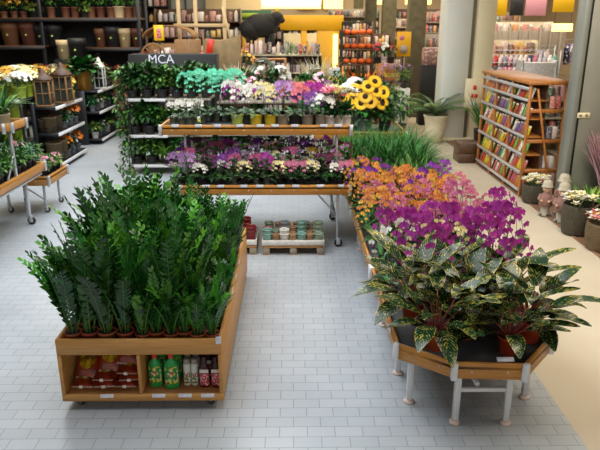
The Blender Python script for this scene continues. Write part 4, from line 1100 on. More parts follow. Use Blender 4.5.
for j, z in enumerate((.201, .781, 1.471)):
    for r_ in range(2):
        for i in range(6):
            k = rg_.choice((0, 1, 0)) if j == 2 else rg_.choice((0, 1, 1, 3))
            if i == 0: k = 2 if j < 2 else 0
            place(fo[k], (-3.05+i*.28, 12.12+r_*.36, z), rg_.uniform(0, 6), '%s, %s shelf of the foliage rack, %s from left, %s row' % (('dark glossy foliage plant', 'mid green foliage plant', 'trailing small-leaved plant', 'yellow-green strappy plant')[k], ('bottom', 'middle', 'top')[j], od(i), ('front', 'back')[r_]), 'plants on the foliage rack', rg_.uniform(1.15, 1.4))
# big trailing wall at its left end
tr = thing('trailing_plant', 'tall trailing plant hanging down the left end of the foliage rack', 'plant', (-3.26, 12.2, 0))
lv = MB(); st = MB()
st.tube([(0, .1, 0), (0, .1, 1.9)], .012, 5); st.build('stem', 'stemd', tr)
for k in range(9): bush(lv, rg_, (.02*math.sin(k), .05, .2+k*.21), .2, .25, .2, 75, .1, .045, (0, 0, 1, 2), .5)
lv.build('leaves', ['leafm', 'leafl', 'leafd'], tr)
# second foliage rack, right of the first, seen behind the stems
gr2 = thing('foliage_rack', 'second dark plant rack with foliage and clear pots, straight behind the orchid rack', 'plant rack', (-.3, 12.1, 0))
for z in (.2, .78, 1.4): B(-1.15, 1.3, 0, .7, z-.04, z, .003).build('shelf', 'pottaupe', gr2)
for x in (-1.12, 1.27):
    for y in (.03, .67): B(x-.02, x+.02, y-.02, y+.02, 0, 1.43, .002).build('post', 'black', gr2)
flb = make_bushy(rg_, 'pink_flower_plant', 'flowering plant', 'potdark', .08, .12, .15, .18, 90, .1, .04, ('leafd', 'leafm'), None, ['p_lpink'], 16, .035)
for j, z in enumerate((.201, .781, 1.401)):
    for i in range(8): 
        k = rg_.choice((0, 1, 2, 3)) if rg_.random() < .75 else None
        s = fo[k] if k is not None else flb
        place(s, (-1.3+i*.31, 12.4, z), i, '%s, %s shelf of the second foliage rack, %s from left' % (('dark glossy foliage plant', 'mid green foliage plant', 'trailing small-leaved plant', 'yellow-green strappy plant')[k] if k is not None else 'pink-flecked plant', ('bottom', 'middle', 'top')[j], od(i)), 'plants on the second foliage rack', 1.15)
# plants between the rack and the yellow portal
tb = thing('display_table', 'wooden table behind the orchid rack carrying sunflowers and dark bushes', 'display table', (1.2, 10.9, 0)); otb = (1.2, 10.9)
tray(tb, rel([(.35, 12.0), (.35, 10.85), (2.0, 10.85), (2.0, 12.0)], otb), 1.02, .12)
for x in (-.7, .7):
    for y in (.1, .95): leg(tb, x, y, .9)
sun_mb = MB()
def sunflowers():
    t = thing('sunflower_bunch', 'bunch of large yellow sunflowers with dark centres in a grey pot', 'flowering plant', (1.27, 10.98, .992))
    add_pot(t, .11, .14, .24, 'potgrey', 18)
    lv = MB(); bush(lv, rg_, (0, 0, .4), .2, .2, .18, 60, .2, .09, (0, 1)); 
    for k in range(26): lv.leaf((0, 0, .22), rdir(k*2.4, .9-.5*(k % 3)*.5), (0, 0, 1), .42, .05, 1.2, .2, 5, 0, .5)
    lv.build('leaves', ['leafd', 'leafm'], t)
    pts = [(-.24, .60), (-.09, .53), (-.10, .72), (.07, .55), (.03, .80), (.22, .60), (.17, .73), (.3, .70), (-.2, .74), (.15, .88), (-.02, .64), (.28, .52), (-.3, .5)]
    for i, (x, z) in enumerate(pts):
        y = -.16+abs(x)*.3+(z-.6)*.3
        c = Vector((x, y, z)); st = MB().tube([(x*.2, 0, .2), (x*.7, y*.2+.02, z*.7), c+Vector((0, .02, 0))], .007, 5); s = st.build('flower_stem', 'stemg', t)
        q = MB(); n = 17
        for k in range(n):
            a = 2*PI*k/n+i
            for m in range(2): q.leaf((math.cos(a+m*.18)*.035, math.sin(a+m*.18)*.035, .004*m), (math.cos(a+m*.18), math.sin(a+m*.18), .25-.15*m), (0, 0, 1), .078, .036, .15, .1, 2, 0, .8)
        q.lathe([(.045, 0), (.042, .012), (.02, .02), (1e-5, .016)], 14, (0, 0, 0), 1)
        o = q.build('flower_head', ['p_sun', 'disc'], s); o.matrix_local = Matrix.Translation(c) @ orient((x*1.3, -1, .35+(z-.6)*1.6), 0) @ Matrix.Scale(1.12, 4)
    return t
sunflowers()
dkb = make_bushy(rg_, 'dark_bush', 'plant', 'potdark', .12, .2, .2, .3, 260, .1, .04, ('leafd', 'leafd', 'zzd'))
place(dkb, (.62, 11.3, .992), 0, 'dense dark green bush in a dark pot left of the sunflowers', None, 1.15)
gft = make_grass(rg_, 'feathery_grass', 'potdark', .12, .2, 120, .5, .012, ('leafb', 'leafm'), .6, .5)
place(gft, (.3, 11.1, .992), 0, 'tuft of upright bluish grass left of the dark bush', None, 1.25)
place(fo[0], (1.62, 11.0, .992), 0, 'low glossy plant in a grey pot just right of the sunflowers', None, 1.2)
redf = make_bushy(rg_, 'red_flower_plant', 'flowering plant', 'potdark', .12, .2, .18, .24, 90, .1, .04, ('leafd', 'leafm'), None, ['p_red'], 26, .05)
place(redf, (.95, 11.45, .992), 0, 'red-flowered plant half hidden between the dark bush and the sunflowers', None, 1.1)
for i in range(3): place(fo[(1, 0, 2)[i]], (.75+i*.5, 11.8, .992), i, 'dark leafy plant at the back of the sunflower table, %s from the left' % od(i), 'back plants of the sunflower table', 1.7)
hyd = make_bushy(rg_, 'white_flower_bush', 'flowering plant', 'potwhite', .12, .2, .2, .24, 80, .1, .04, ('leafm', 'leafl'), None, ['p_white'], 30, .06)
place(hyd, (1.15, 11.75, .992), 0, 'white flowering bush standing behind the sunflowers', None, 1.35)

# ================================================================ MIDDLE BACKGROUND
def simple(name, lab, cat, loc, rz=0): return thing(name, lab, cat, loc, rz)
ct = simple('sign_counter', 'black counter front with pale lettering behind the foliage rack', 'counter', (-2.9, 14.4, 0))
B(-.75, 1.2, 0, .6, 0, 2.17, .01).build('body', 'blackmatt', ct)
text_mesh('lettering', 'MCA', .27, 'label', ct, (-.02, -.005, 2.06), ext=.003)
tp = MB(); 
# rustic display on/behind the counter
wh = simple('cart_wheel', 'old wooden spoked cart wheel leaning behind the black counter', 'wheel', (-3.55, 16.6, 1.75)); wh.scale = (.7, .7, .7)
w = MB(); ring = [(math.cos(2*PI*k/24)*.42, 0, .42+math.sin(2*PI*k/24)*.42) for k in range(25)]; w.tube(ring, .035, 6); w.build('rim', 'rustic', wh)
for k in range(8): MB().tube([(0, 0, .42), (math.cos(PI*k/4)*.4, 0, .42+math.sin(PI*k/4)*.4)], .018, 6).build('spoke', 'rustic', wh)
MB().lathe([(1e-5, -.06), (.07, -.06), (.07, .06), (1e-5, .06)], 12, (0, 0, 0), 0, Matrix.Translation((0, 0, .42)) @ Matrix.Rotation(PI/2, 4, 'X')).build('hub', 'darkwood', wh)
pd = simple('platform', 'dark raised platform behind the black counter with rustic furniture', 'platform', (-3.2, 16.7, 0)); B(-1.5, 2.0, 0, 2.6, 0, 1.449, .01).build('deck', 'darkwood', pd)
tbk = simple('rustic_table', 'rustic wooden table piled with pale goods behind the counter', 'table', (-3.3, 17.3, 1.45))
B(-.5, .55, 0, .6, .5, .55, .006).build('tabletop', 'rustic', tbk); B(-.45, .5, .03, .06, .38, .49, .004).build('apron', 'rustic', tbk)
for x in (-.45, .5):
    for y in (.05, .55): B(x-.03, x+.03, y-.03, y+.03, 0, .5, .004).build('leg', 'rustic', tbk)
gd = B(-.5, .5, -.5, .5, -.5, .5, .06).build('carton', 'goods'); gd.name = 'carton'
GD = thing('carton', 'x', 'box'); gd.parent = GD; 
gp_ = B(-.5, .5, -.5, .5, -.5, .5, .06).build('package', 'goodspale'); GP = thing('package', 'x', 'package'); gp_.parent = GP
def cyl_good(name, m):
    t = thing(name, 'x', 'goods'); MB().lathe([(1e-5, -.5), (.42, -.5), (.46, -.46), (.46, .2), (.3, .36), (.2, .4), (.2, .5), (1e-5, .5)], 10).build('body', m, t); return t
GBT = cyl_good('shop_bottle', 'goods')
rq = random.Random(71)
def fill_goods(lab, grp, x0, x1, y, z, n, hmin, hmax, src=None, dep=.25, axis='x'):
    w = (x1-x0)/n
    for i in range(n):
        s = src or rq.choice((GD, GP, GBT)); h = rq.uniform(hmin, hmax); c = x0+w*(i+.5)
        p = (c, y, z+h/2+.001) if axis == 'x' else (y, c, z+h/2+.001)
        ww = w*rq.uniform(.7, .92)
        scv = (ww, dep, h) if axis == 'x' else (dep, ww, h)
        if s is GBT: scv = (min(ww, .16), min(ww, .16), h)
        place(s, p, 0, '%s %s, %s from left' % ({GD: 'printed carton', GP: 'pale package', GBT: 'container'}[s], lab, od(i)), grp, scv)
fill_goods('on the rustic table', 'goods on the rustic table', -3.75, -2.85, 17.6, 2.0, 6, .12, .22, GP)
wc = simple('covered_wagon', 'little wooden market wagon with arched canvas roof behind the counter', 'market wagon', (-3.45, 18.2, 1.45))
B(-.6, .6, 0, .8, 0, .85, .01).build('body', 'rustic', wc)
a = MB(); prof = [(math.cos(PI*k/12)*.72, 1.0+math.sin(PI*k/12)*.34) for k in range(13)]; vs = []; fs = []
for x, z in prof: vs += [(x, -.1, z), (x, .9, z), (x*.95, .9, z-.03), (x*.95, -.1, z-.03)]
for k in range(12):
    for q in range(4): fs.append((k*4+q, (k+1)*4+q, (k+1)*4+(q+1) % 4, k*4+(q+1) % 4))
fs += [(0, 1, 2, 3), (51, 50, 49, 48)]; a.add(vs, fs); a.build('arched_roof', 'rustic', wc)
for x in (-.6, .6):
    for y in (-.02, .8): B(x-.03, x+.03, y-.03, y+.03, 0, 1.05, .004).build('post', 'darkwood', wc)
ysg = simple('yellow_poster', 'yellow poster with red and white figure standing left of the wagon roof', 'poster', (-3.5, 17.2, 1.45))
B(-.13, .13, 0, .02, .95, 1.34, .004).build('panel', 'yellowl', ysg); B(-.06, .06, -.006, -.001, 1.0, 1.25, .002).build('printed_figure', 'lab_rose', ysg); B(-.02, .02, .021, .05, 0, 1.2, .002).build('stand', 'black', ysg)
crt = simple('wooden_crate', 'plain orange-brown wooden crate on the rustic platform, right of the wagon', 'crate', (-2.75, 17.0, 1.45)); B(-.32, .32, 0, .4, 0, .98, .006).build('box', 'rustic', crt); B(-.34, .34, -.03, -.001, .55, .62, .004).build('rail', 'darkwood', crt); B(-.34, .34, -.03, -.001, .15, .22, .004).build('rail', 'darkwood', crt)
for i, (x, z, s) in enumerate(((-2.15, .9, 1.9), (-1.75, .6, 1.6), (-1.2, 1.0, 1.7), (-.7, .9, 1.5))):
    place((fo[0], flb, fo[1], hyd)[i], (x, 15.3+.1*i, 1.05), i, ('dark bush behind the black counter', 'pink-flecked plant right of the black counter', 'leafy green plant below the tan canvas', 'white flowering bush right of the tan canvas')[i], None, s)
bnch = simple('plant_bench', 'long dark bench of plants behind the foliage racks', 'bench', (-1.2, 15.0, 0)); B(-1.2, 2.4, 0, .8, .98, 1.049, .005).build('top', 'darkwood', bnch)
for x in (-1.15, 2.35):
    for y in (.05, .75): B(x-.03, x+.03, y-.03, y+.03, 0, .98, .003).build('leg', 'darkwood', bnch)
for i in range(7): place((hyd, flb, fo[3], light, hyd, flb, yel)[i], (-.3+i*.21, 15.35, 1.05), i, '%s on the long bench behind the racks, %s from the left' % (('white flowering bush', 'pink-flecked plant', 'strappy plant', 'pale-leaved plant', 'white flowering bush', 'pink-flecked plant', 'yellow-flowered plant')[i], od(i)), 'plants on the long bench', 1.25)
plm = make_grass(rg_, 'pampas_bouquet', 'potkraft', .12, .2, 70, .8, .05, ('potcream', 'p_white', 'p_cream'), .5, .3)
place(plm, (-1.35, 15.2, 1.05), 0, 'bouquet of tall cream pampas plumes behind the turquoise and purple orchids', None, .9)
place(plm, (.62, 15.6, 1.05), 2, 'cream and green plumes before the yellow portal', None, 1.1)
cv = simple('canvas_stall', 'market stall box draped with tan canvas behind the turquoise orchids', 'stall', (-1.75, 16.2, 0)); cv.scale = (.6, .6, .93)
c = MB(); 
vs = []; 
for k in range(9):
    x = -.75+1.5*k/8; sag = .08*math.sin(PI*k/8); vs += [(x, 0, 2.62-sag+.1*k/8), (x, -.03+.02*(k % 2), 1.5), (x, .8, 2.66-sag+.1*k/8)]
fs = []
for k in range(8): b_ = k*3; fs += [(b_, b_+1, b_+4, b_+3), (b_, b_+3, b_+5, b_+2)]
c.add(vs, fs); o = c.build('canvas', 'canvas', cv); md = o.modifiers.new('t', 'SOLIDIFY'); md.thickness = .012
B(-.7, .7, .05, .75, 0, 2.4, .01).build('box', 'darkwood', cv)
for x in (-.76, .76): B(x-.025, x+.025, -.02, .03, 0, 2.85, .003).build('post', 'rustic', cv)
redc = simple('red_banner', 'small red banner hanging at the left of the tan canvas stall', 'banner', (-2.05, 16.05, 0)); B(-.02, .02, 0, .03, 0, 2.55, .002).build('pole', 'black', redc); o = B(-.06, .1, -.01, -.002, 2.05, 2.45, .003).build('cloth', 'red', redc); o.rotation_euler = (0, .18, 0); o.location = (-.4, 0, .05)
# pergola frames
pg = simple('pergola_frame', 'pale timber pergola frame above the wagon and canvas stall', 'pergola', (-3.0, 19.5, 0))
for x in (-.35, .15, 1.0): B(x-.05, x+.05, -.05, .05, 0, 4.4, .006).build('post', 'potbeige', pg)
for z in (2.78, 3.9): B(-.5, 1.15, -.07, -.051, z-.05, z+.05, .004).build('beam', 'potbeige', pg)
MB().bar((1.2, -.1, 2.3), (.95, -.1, 3.3), .06).build('brace', 'potbeige', pg)
dsf = simple('dark_storefront', 'dark glazed storefront with small lights behind the pergola', 'storefront', (-5.2, 25, 0))
B(-2.5, 2.6, 0, .3, 0, 5.2, .02).build('facade', 'steel', dsf)
for z in (2.2, 3.1, 3.9): B(-2.5, 2.6, -.06, -.001, z-.04, z+.04, .004).build('mullion', 'black', dsf)
for x in (-2, -1.2, -.4, .4, 1.2, 2.0): B(x-.03, x+.03, -.08, -.061, 0, 5.2, .004).build('mullion', 'black', dsf)
for i in range(8):
    t = simple('spot_lamp', 'small warm spot lamp high on the dark storefront, %s from the left' % od(i), 'lamp', (-7.2+i*.62, 24.7, 4.0+.08*(i % 3))); B(-.02, .02, 0, .2, -.02, .02, .002).build('arm', 'black', t); MB().lathe([(1e-5, -.05), (.05, -.05), (.05, .03), (1e-5, .05)], 10).build('bulb', 'glow', t); t['group'] = 'spot lamps on the storefront'
pnk = simple('partition', 'tall pale beige wall panel left of the bright light box', 'wall panel', (-2.0, 24.5, 0)); B(-1.2, .85, 0, .2, 0, 5, .02).build('board', 'potbeige', pnk)
gsn = simple('green_fascia', 'dark green fascia strip below the pale panel', 'sign', (-1.6, 23.8, 0)); B(-.8, .85, 0, .12, 2.95, 3.3, .01).build('board', 'green_sign', gsn); B(-.5, .4, -.01, -.001, 3.06, 3.2, .002).build('worn_lettering', 'potolive', gsn)
for x in (-.75, .8): B(x-.03, x+.03, .02, .08, 0, 2.95, .003).build('post', 'black', gsn)
ywl = simple('partition', 'plain yellow upright panel left of the black animal figure', 'wall panel', (-1.75, 22.2, 0)); B(-.35, .35, 0, .1, 0, 2.85, .01).build('board', 'yellow', ywl)
# black animal figure
bf = simple('animal_figure', 'big black animal-shaped display figure under the bright light box', 'figure', (-.95, 20, 1.95))
b = MB(); b.ball((0, 0, .82), .5, 14, 0, (1.1, .6, .72)); b.ball((-.28, 0, .72), .36, 12, 0, (1.1, .8, .9)); b.ball((.48, -.05, 1.05), .2, 12, 0, (1.1, .8, .9)); b.ball((.25, 0, .95), .3, 12, 0, (1.2, .8, .8)); b.ball((.62, -.08, .98), .11, 10, 0, (1.1, .9, .9)); b.build('body', 'blackmatt', bf)
for x in (-.38, -.2, .18, .34): MB().tube([(x, (-.1 if x in (-.38, .34) else .1), .6), (x*1.05, 0, 0)], .08, 10, r1=.06).build('leg', 'blackmatt', bf)
MB().lathe([(1e-5, 0), (.05, .02), (.03, .1), (1e-5, .16)], 8, (0, 0, 0), 0, Matrix.Translation((.5, -.05, 1.2))).build('ear', 'yellowl', bf)
pf = simple('shelf_block', 'pale shelving island crowded with bottles below the black figure', 'shelving', (-.4, 20, 0))
for z in (1.95,): B(-1.2, 1.3, -.4, .6, z-.06, z-.001, .006).build('top', 'potcream', pf)
B(-1.2, 1.3, .0, .05, 0, 1.88, .004).build('back_panel', 'darkwood', pf)
for z in (.5, .95, 1.4): B(-1.2, 1.3, -.4, -.005, z-.03, z, .003).build('shelf', 'potcream', pf)
for x in (-1.18, -.4, .4, 1.28): B(x-.02, x+.02, -.4, -.01, 0, 1.88, .002).build('upright', 'blackmatt', pf)
for z, n_ in ((.5, 'low'), (.95, 'lower middle'), (1.4, 'upper middle')): fill_goods('on the %s shelf of the pale island' % n_, 'goods on the pale island', -1.55, .85, 19.8, z+.001, 16, .2, .34, None, .2)
fill_goods('on top of the pale island in front', 'goods on top of the pale island', -1.55, .85, 19.68, 1.951, 18, .15, .42)
ob = simple('orange_bookcase', 'orange-brown wooden shelf unit below the pale island', 'shelf unit', (-.6, 16.9, 0))
for x in (-.42, .42): B(x-.03, x+.03, 0, .35, 0, 1.95, .004).build('side', 'rackwood', ob)
for z in (.5, 1.0, 1.5, 1.95): B(-.39, .39, 0, .35, z-.04, z, .004).build('shelf', 'rackwood', ob)
for z, n_ in ((.5, 'low'), (1.0, 'middle'), (1.5, 'upper')): fill_goods('on the %s shelf of the orange-brown unit' % n_, 'goods in the orange-brown unit', -.97, -.23, 17.08, z+.001, 5, .2, .35, None, .2)
# light box
lb = simple('light_box', 'huge glowing white light box sign hanging at the top of the back', 'light box', (0, 25, 0)); B(-1.15, 1.1, 0, .25, 3.5, 5.2, .01).build('lit_face', 'glow', lb); B(-1.15, 1.1, .251, .4, 3.52, 5.3, .01).build('housing', 'yellow', lb); 
lbe = B(-1.15, 1.1, -.02, .24, 3.38, 3.47, .01).build('lit_edge', 'glowy', lb)
for x in (-1, .95): B(x-.03, x+.03, .3, .35, 5.3, 5.9, .003).build('hanger', 'black', lb)
# yellow portal
yp = simple('yellow_portal', 'yellow box-shaped portal with black posts in the middle of the back', 'portal', (.65, 22, 0))
B(-1.05, 1.08, 0, .5, 2.62, 3.1, .01).build('lintel', 'yellow', yp); B(.2, .95, .02, .5, 0, 2.62, .01).build('wall_panel', 'yellow', yp); B(-.35, -.15, .02, .5, 0, 2.62, .01).build('wall_panel', 'yellow', yp)
B(-1.02, -.94, -.03, -.001, 0, 2.64, .004).build('black_post', 'blackmatt', yp); B(.97, 1.06, -.05, -.001, 0, 2.6, .004).build('black_post', 'blackmatt', yp)
o = B(.74, .9, -.02, .015, .9, 2.5, .006).build('lit_strip', 'glowy', yp)
inn = simple('shelf_block', 'shelves with boxes seen through the yellow portal', 'shelving', (.6, 23.4, 0)); B(-.9, .6, .3, .35, 0, 2.5, .004).build('back_panel', 'potcream', inn)
for z in (.9, 1.4, 1.9): B(-.9, .6, 0, .299, z-.03, z, .003).build('shelf', 'potcream', inn); fill_goods('on the %s shelf seen through the portal' % {.9: 'lowest', 1.4: 'middle', 1.9: 'highest'}[z], 'boxes through the portal', -.25, 1.15, 23.55, z+.001, 10, .2, .35, None, .2)
scr = simple('white_screen', 'small white screen on a stand just left of the yellow portal wall', 'screen', (1.15, 17.6, 0)); B(-.02, .02, 0, .04, 0, 1.6, .003).build('stand', 'black', scr); B(-.16, .16, -.03, -.001, 1.42, 1.68, .006).build('panel', 'label', scr)
# pumpkin shelves
pk = thing('pumpkin', 'x', 'pumpkin'); b = MB(); vs = []; fs = []; n = 16
for j in range(7):
    ph = PI*j/6; 
    for k in range(n):
        a_ = 2*PI*k/n; r = math.sin(ph)*.15*(1-.1*(k % 2)); vs.append((math.cos(a_)*r, math.sin(a_)*r, .12-math.cos(ph)*.11-(.02 if j == 6 else 0)))
for j in range(6):
    for k in range(n): fs.append((j*n+k, j*n+(k+1) % n, (j+1)*n+(k+1) % n, (j+1)*n+k))
b.add(vs, fs); b.build('fruit', 'pumpkin', pk); MB().tube([(0, 0, .2), (.01, 0, .25), (.03, 0, .28)], .018, 6, r1=.012).build('stem', 'stemg', pk)
pks = simple('pumpkin_shelf', 'tall dark shelf stacked with orange pumpkins right of the yellow portal', 'shelving', (2.2, 22, 0))
for z in (.5, 1.0, 1.5, 2.0, 2.45): B(-.5, .55, 0, .4, z-.04, z, .003).build('shelf', 'darkwood', pks)
for x in (-.5, .55): B(x-.03, x+.03, .0, .4, 0, 2.9, .003).build('side', 'darkwood', pks)
for z, w_ in ((.5, 'lowest'), (1.0, 'second'), (1.5, 'third'), (2.0, 'fourth'), (2.45, 'top')):
    for i in range(4): place(pk, (1.86+i*.27, 22.2, z+.001-.0), i, 'orange pumpkin on the %s pumpkin shelf, %s from the left' % (w_, od(i)), 'pumpkins', .9)
cp = make_grass(rq, 'dried_plant', 'potkraft', .16, .25, 160, .6, .07, ('dry', 'dry', 'leafm', 'p_org', 'darkwood'), .9, .7)
for i, (x, y) in enumerate(((1.6, 18.6), (2.1, 18.9))): place(cp, (x, y, .0), i*2, 'dried autumn foliage in a basket before the pumpkin shelf, %s from the left' % od(i), 'dried autumn plants', 2.1)
# ================================================================ COLUMNS
for i, (Y, lab) in enumerate(((20.2, 'widest grey-brown column, nearest of the receding row'), (26, 'second column of the receding row behind the nearest'), (32, 'third column of the receding row'), (38, 'farthest and thinnest column of the receding row'))):
    c = thing('column', lab+' of square columns', 'column', (3.83, Y, 0)); B(-.26, .26, -.26, .26, 0, 5.9, .01).build('shaft', 'column', c); B(-.3, .3, -.3, .3, 0, .12, .01).build('base', 'column', c)
cc_ = thing('column', 'wide cream column with a vertical groove beside the big planter', 'column', (4.15, 15.9, 0))
B(-.45, .15, -.3, .5, 0, 5.9, .01).build('shaft', 'cream', cc_); B(.28, .72, -.3, .5, 0, 5.9, .01).build('shaft', 'creamwarm', cc_); B(.13, .3, -.12, .4, 0, 5.9, .002).build('groove', 'greygroove', cc_); B(-.47, .74, -.33, .52, 0, .08, .01).build('base', 'creamwarm', cc_)
fb = thing('fire_alarm_box', 'cream wall box with red buttons on the groove side of the cream column', 'control box', (4.42, 15.5, 1.1)); B(-.2, .2, -.1, .02, -.28, .45, .01).build('housing', 'creamwarm', fb)
B(-.03, .05, -.13, -.101, .2, .3, .004).build('red_button', 'red', fb); B(-.06, -.01, -.13, -.101, .0, .09, .004).build('red_button', 'red', fb); B(.02, .1, -.13, -.101, .0, .09, .004).build('red_button', 'red', fb); B(-.1, .1, -.12, -.101, -.18, -.12, .003).build('label_plate', 'label', fb)
sr = thing('column', 'blue-grey steel column standing tall at the right beside the seed rack', 'column', (4.55, 9.4, 0))
B(-.32, .32, .0, .22, 0, 5.9, .004).build('web', 'steel', sr); B(-.35, -.27, -.03, .25, 0, 5.9, .006).build('flange', 'steeledge', sr); B(-.268, -.235, -.012, -.001, 0, 5.9, .001).build('dark_seam', 'blackmatt', sr); 
for x in (.32,): B(x, x+.03, -.0, .25, 0, 5.9, .004).build('flange', 'steel', sr)
so = thing('power_socket', 'small cream double socket on the steel column', 'socket', (4.36, 9.43, 1.5)); B(-.09, .12, -.05, -.001, -.04, .04, .006).build('housing', 'creamwarm', so); MB().lathe([(1e-5, 0), (.02, 0), (.02, .008), (1e-5, .008)], 12, (0, 0, 0), 0, Matrix.Translation((-.03, -.05, 0)) @ Matrix.Rotation(PI/2, 4, 'X')).build('outlet', 'greygroove', so); MB().lathe([(1e-5, 0), (.02, 0), (.02, .008), (1e-5, .008)], 12, (0, 0, 0), 0, Matrix.Translation((.06, -.05, 0)) @ Matrix.Rotation(PI/2, 4, 'X')).build('outlet', 'greygroove', so)

# ================================================================ SEED PACKET RACK
sx0, sx1, sy0, sy1, sh = 3.86, 4.5, 10.25, 12.85, 1.93
sk = thing('seed_rack', 'honey wooden rack with six tiers of colourful seed packets beside the steel column', 'display rack', (sx0, sy0, 0))
L = sy1-sy0; D = sx1-sx0; nb = 3
for k in range(nb+1):
    y = L*k/nb; y = min(max(y, .03), L-.03)
    B(-.005, .035, y-.03, y+.03, 0, sh-.06, .004).build('front_post', 'rackwood', sk)
for y in (.03, L-.03): B(D-.05, D, y-.03, y+.03, 0, sh-.06, .004).build('rear_post', 'rackwood', sk)
B(-.03, D+.02, -.03, L+.03, sh-.059, sh, .006).build('top_board', 'rackwood', sk)
B(.3, .32, .061, L-.061, .05, sh-.06, .003).build('inner_panel', 'darkwood', sk)
e = sk
for z in (.45, .95, 1.45): B(.036, D-.051, .005, .035, z-.03, z+.03, .003).build('end_rail', 'rackwood', sk)
MB().bar((D-.12, .0, .05), (.12, .0, sh-.12), .045, .03).build('end_brace', 'rackwood', sk)
tiers = [.12+k*.3 for k in range(6)]
for z in tiers:
    B(.0, .3, .03, L-.03, z-.02, z, .002).build('tier_board', 'rackwood', sk); B(-.03, -.006, .03, L-.03, z-.022, z+.022, .003).build('price_rail', 'silver', sk)
B(-.03, -.006, .03, L-.03, sh-.15, sh-.1, .003).build('price_rail', 'silver', sk)
pkt = thing('seed_packet', 'x', 'seed packet')
B(-.006, .006, -.062, .062, 0, .2, .003).build('packet', 'packet', pkt); o = B(-.0075, -.0062, -.055, .055, .165, .195, .0005).build('title_band', 'packet2', pkt)
tw = ['bottom', 'second', 'third', 'fourth', 'fifth', 'top']
for k, z in enumerate(tiers):
    for b_ in range(nb):
        for i in range(6):
            y = sy0+L*b_/nb+.1+i*.132
            place(pkt, (sx0+.05+rq.uniform(0, .02), y+.0, z+.004), 0, 'seed packet, %s tier, %s bay from the near end, %s from its near post' % (tw[k], od(b_), od(i)), 'seed packets', (1, rq.uniform(.8, 1), rq.uniform(.85, 1.08)), (0, .28, rq.uniform(-.05, .05)))
for k, z in enumerate((.14, .48, .98, 1.48)):
    for i in range(2): place(GD, (sx0+.42+i*.1, sy0+.12, z+.1), 0, 'dark boxed item in the seed rack end, %s level up, %s one' % (od(k), ('left', 'right')[i]), 'items in the seed rack end', (.08, .1, .2))
wdb = thing('wooden_box', 'low brown wooden box on the floor at the far end of the seed rack', 'box', (3.72, 12.95, 0)); B(-.2, .25, 0, .5, 0, .2, .004).build('lower_box', 'darkwood', wdb); B(-.2, .25, 0, .5, .21, .42, .004).build('upper_box', 'darkwood', wdb)
dg = make_grass(rq, 'potted_grass', 'potdark', .16, .4, 90, .7, .02, ('leafm', 'grass'), .6, .5)
place(dg, (4.35, 14.2, .013), 0, 'tall green grass in a dark pot between the cream column and seed rack', None, 1.3)

# ================================================================ BIG PALM POT and surroundings
pp = thing('potted_palm', 'arching palm in a big tapered cream planter beside the cream column', 'palm', (3.55, 15.45, 0.013))
MB().lathe([(1e-5, 0), (.17, 0), (.24, .3), (.29, .62), (.31, .64), (.31, .67), (.27, .67), (.25, .6), (1e-5, .58)], 26).build('planter', 'potcream', pp)
lv = MB(); st = MB()
for i in range(15):
    az = i*2.4; p = Vector((0, 0, .6)); el = 1.35-.6*(i/15); pts = [p.copy()]; ds = []
    for k in range(9): d = rdir(az, el-k*.13); p = p+d*.095; pts.append(p.copy()); ds.append(d)
    st.tube(pts, .008, 4, r1=.003); s_ = Vector((-math.sin(az), math.cos(az), 0))
    for k in range(2, 10):
        for m in range(2):
            q = pts[k-1].lerp(pts[k], m*.5); d = ds[k-1]
            for sg in (-1, 1): lv.leaf(q, s_*sg+d*.9+Vector((0, 0, .1)), (0, 0, 1), .3*(1-.04*k), .034, .7, .2, 3, i % 2, .6)
st.build('stems', 'stemg', pp); lv.build('fronds', ['leafm', 'leafl'], pp)
ws = thing('plinth', 'white plinth with a green plant left of the big palm pot', 'plinth', (3.1, 17.2, 0)); B(-.2, .1, 0, .3, 0, 1.15, .006).build('box', 'potwhite', ws)
place(fo[2], (3.05, 17.3, 1.151), 0, 'leafy green plant on top of the white plinth', None, 1.1)
place(fo[2], (2.85, 16.6, .0), 0, 'trailing green plant low beside the white plinth', None, 2.4)
bkp = thing('plinth', 'black plinth topped by grey boxes behind the palm', 'plinth', (3.95, 18.2, 0)); B(-.25, .35, 0, .5, 0, 1.7, .006).build('box', 'blackmatt', bkp)
place(GP, (4.0, 18.45, 1.93), 0, 'grey carton on top of the black plinth behind the palm', None, (.5, .4, .48))
pst = thing('plant_trolley', 'tall plant trolley with yellow and lime pots of pink flowers', 'plant trolley', (2.95, 17.6, 0))
for z in (.25, .65, 1.05, 1.42): B(-.42, .3, 0, .5, z-.03, z, .003).build('shelf', 'rustic', pst)
for x in (-.42, .3):
    for y in (.02, .48): B(x-.02, x+.02, y-.02, y+.02, .08, 1.45, .002).build('post', 'black', pst)
for x in (-.42, .3): caster(pst, x, .05, .035)
pinkp = [make_bushy(rq, 'pink_flower_plant', 'flowering plant', m, .07, .09, .17, .15, 60, .07, .03, ('leafd', 'leafm'), None, ['p_lilac'], 22, .035) for m in ('potyel', 'potlime', 'potred')]
for z, w_ in ((.251, 'lowest'), (.651, 'second'), (1.051, 'third'), (1.421, 'top')):
    for i in range(4): place(pinkp[2 if w_ != 'top' and i % 3 else (0 if i % 2 == 0 else 1)] if w_ == 'top' else pinkp[2], (2.63+i*.19, 17.8, z), i, 'lilac-flowered plant, %s shelf of the plant trolley, %s from left' % (w_, od(i)), 'plants on the plant trolley', .95 if w_ == 'top' else .75)
fst = thing('flower_crate', 'upright reddish wooden crate topped with red and white flowers', 'crate', (2.72, 18.7, 0)); B(-.22, .3, 0, .4, 0, 1.72, .008).build('box', 'rackwood', fst)
for i in range(3): place((redf, hyd, redf)[i], (2.5+i*.2, 18.9, 1.721), i, '%s flowering plant on the upright reddish crate, %s from the left' % (('red', 'white', 'red')[i], od(i)), 'flowers on the reddish crate', .9)
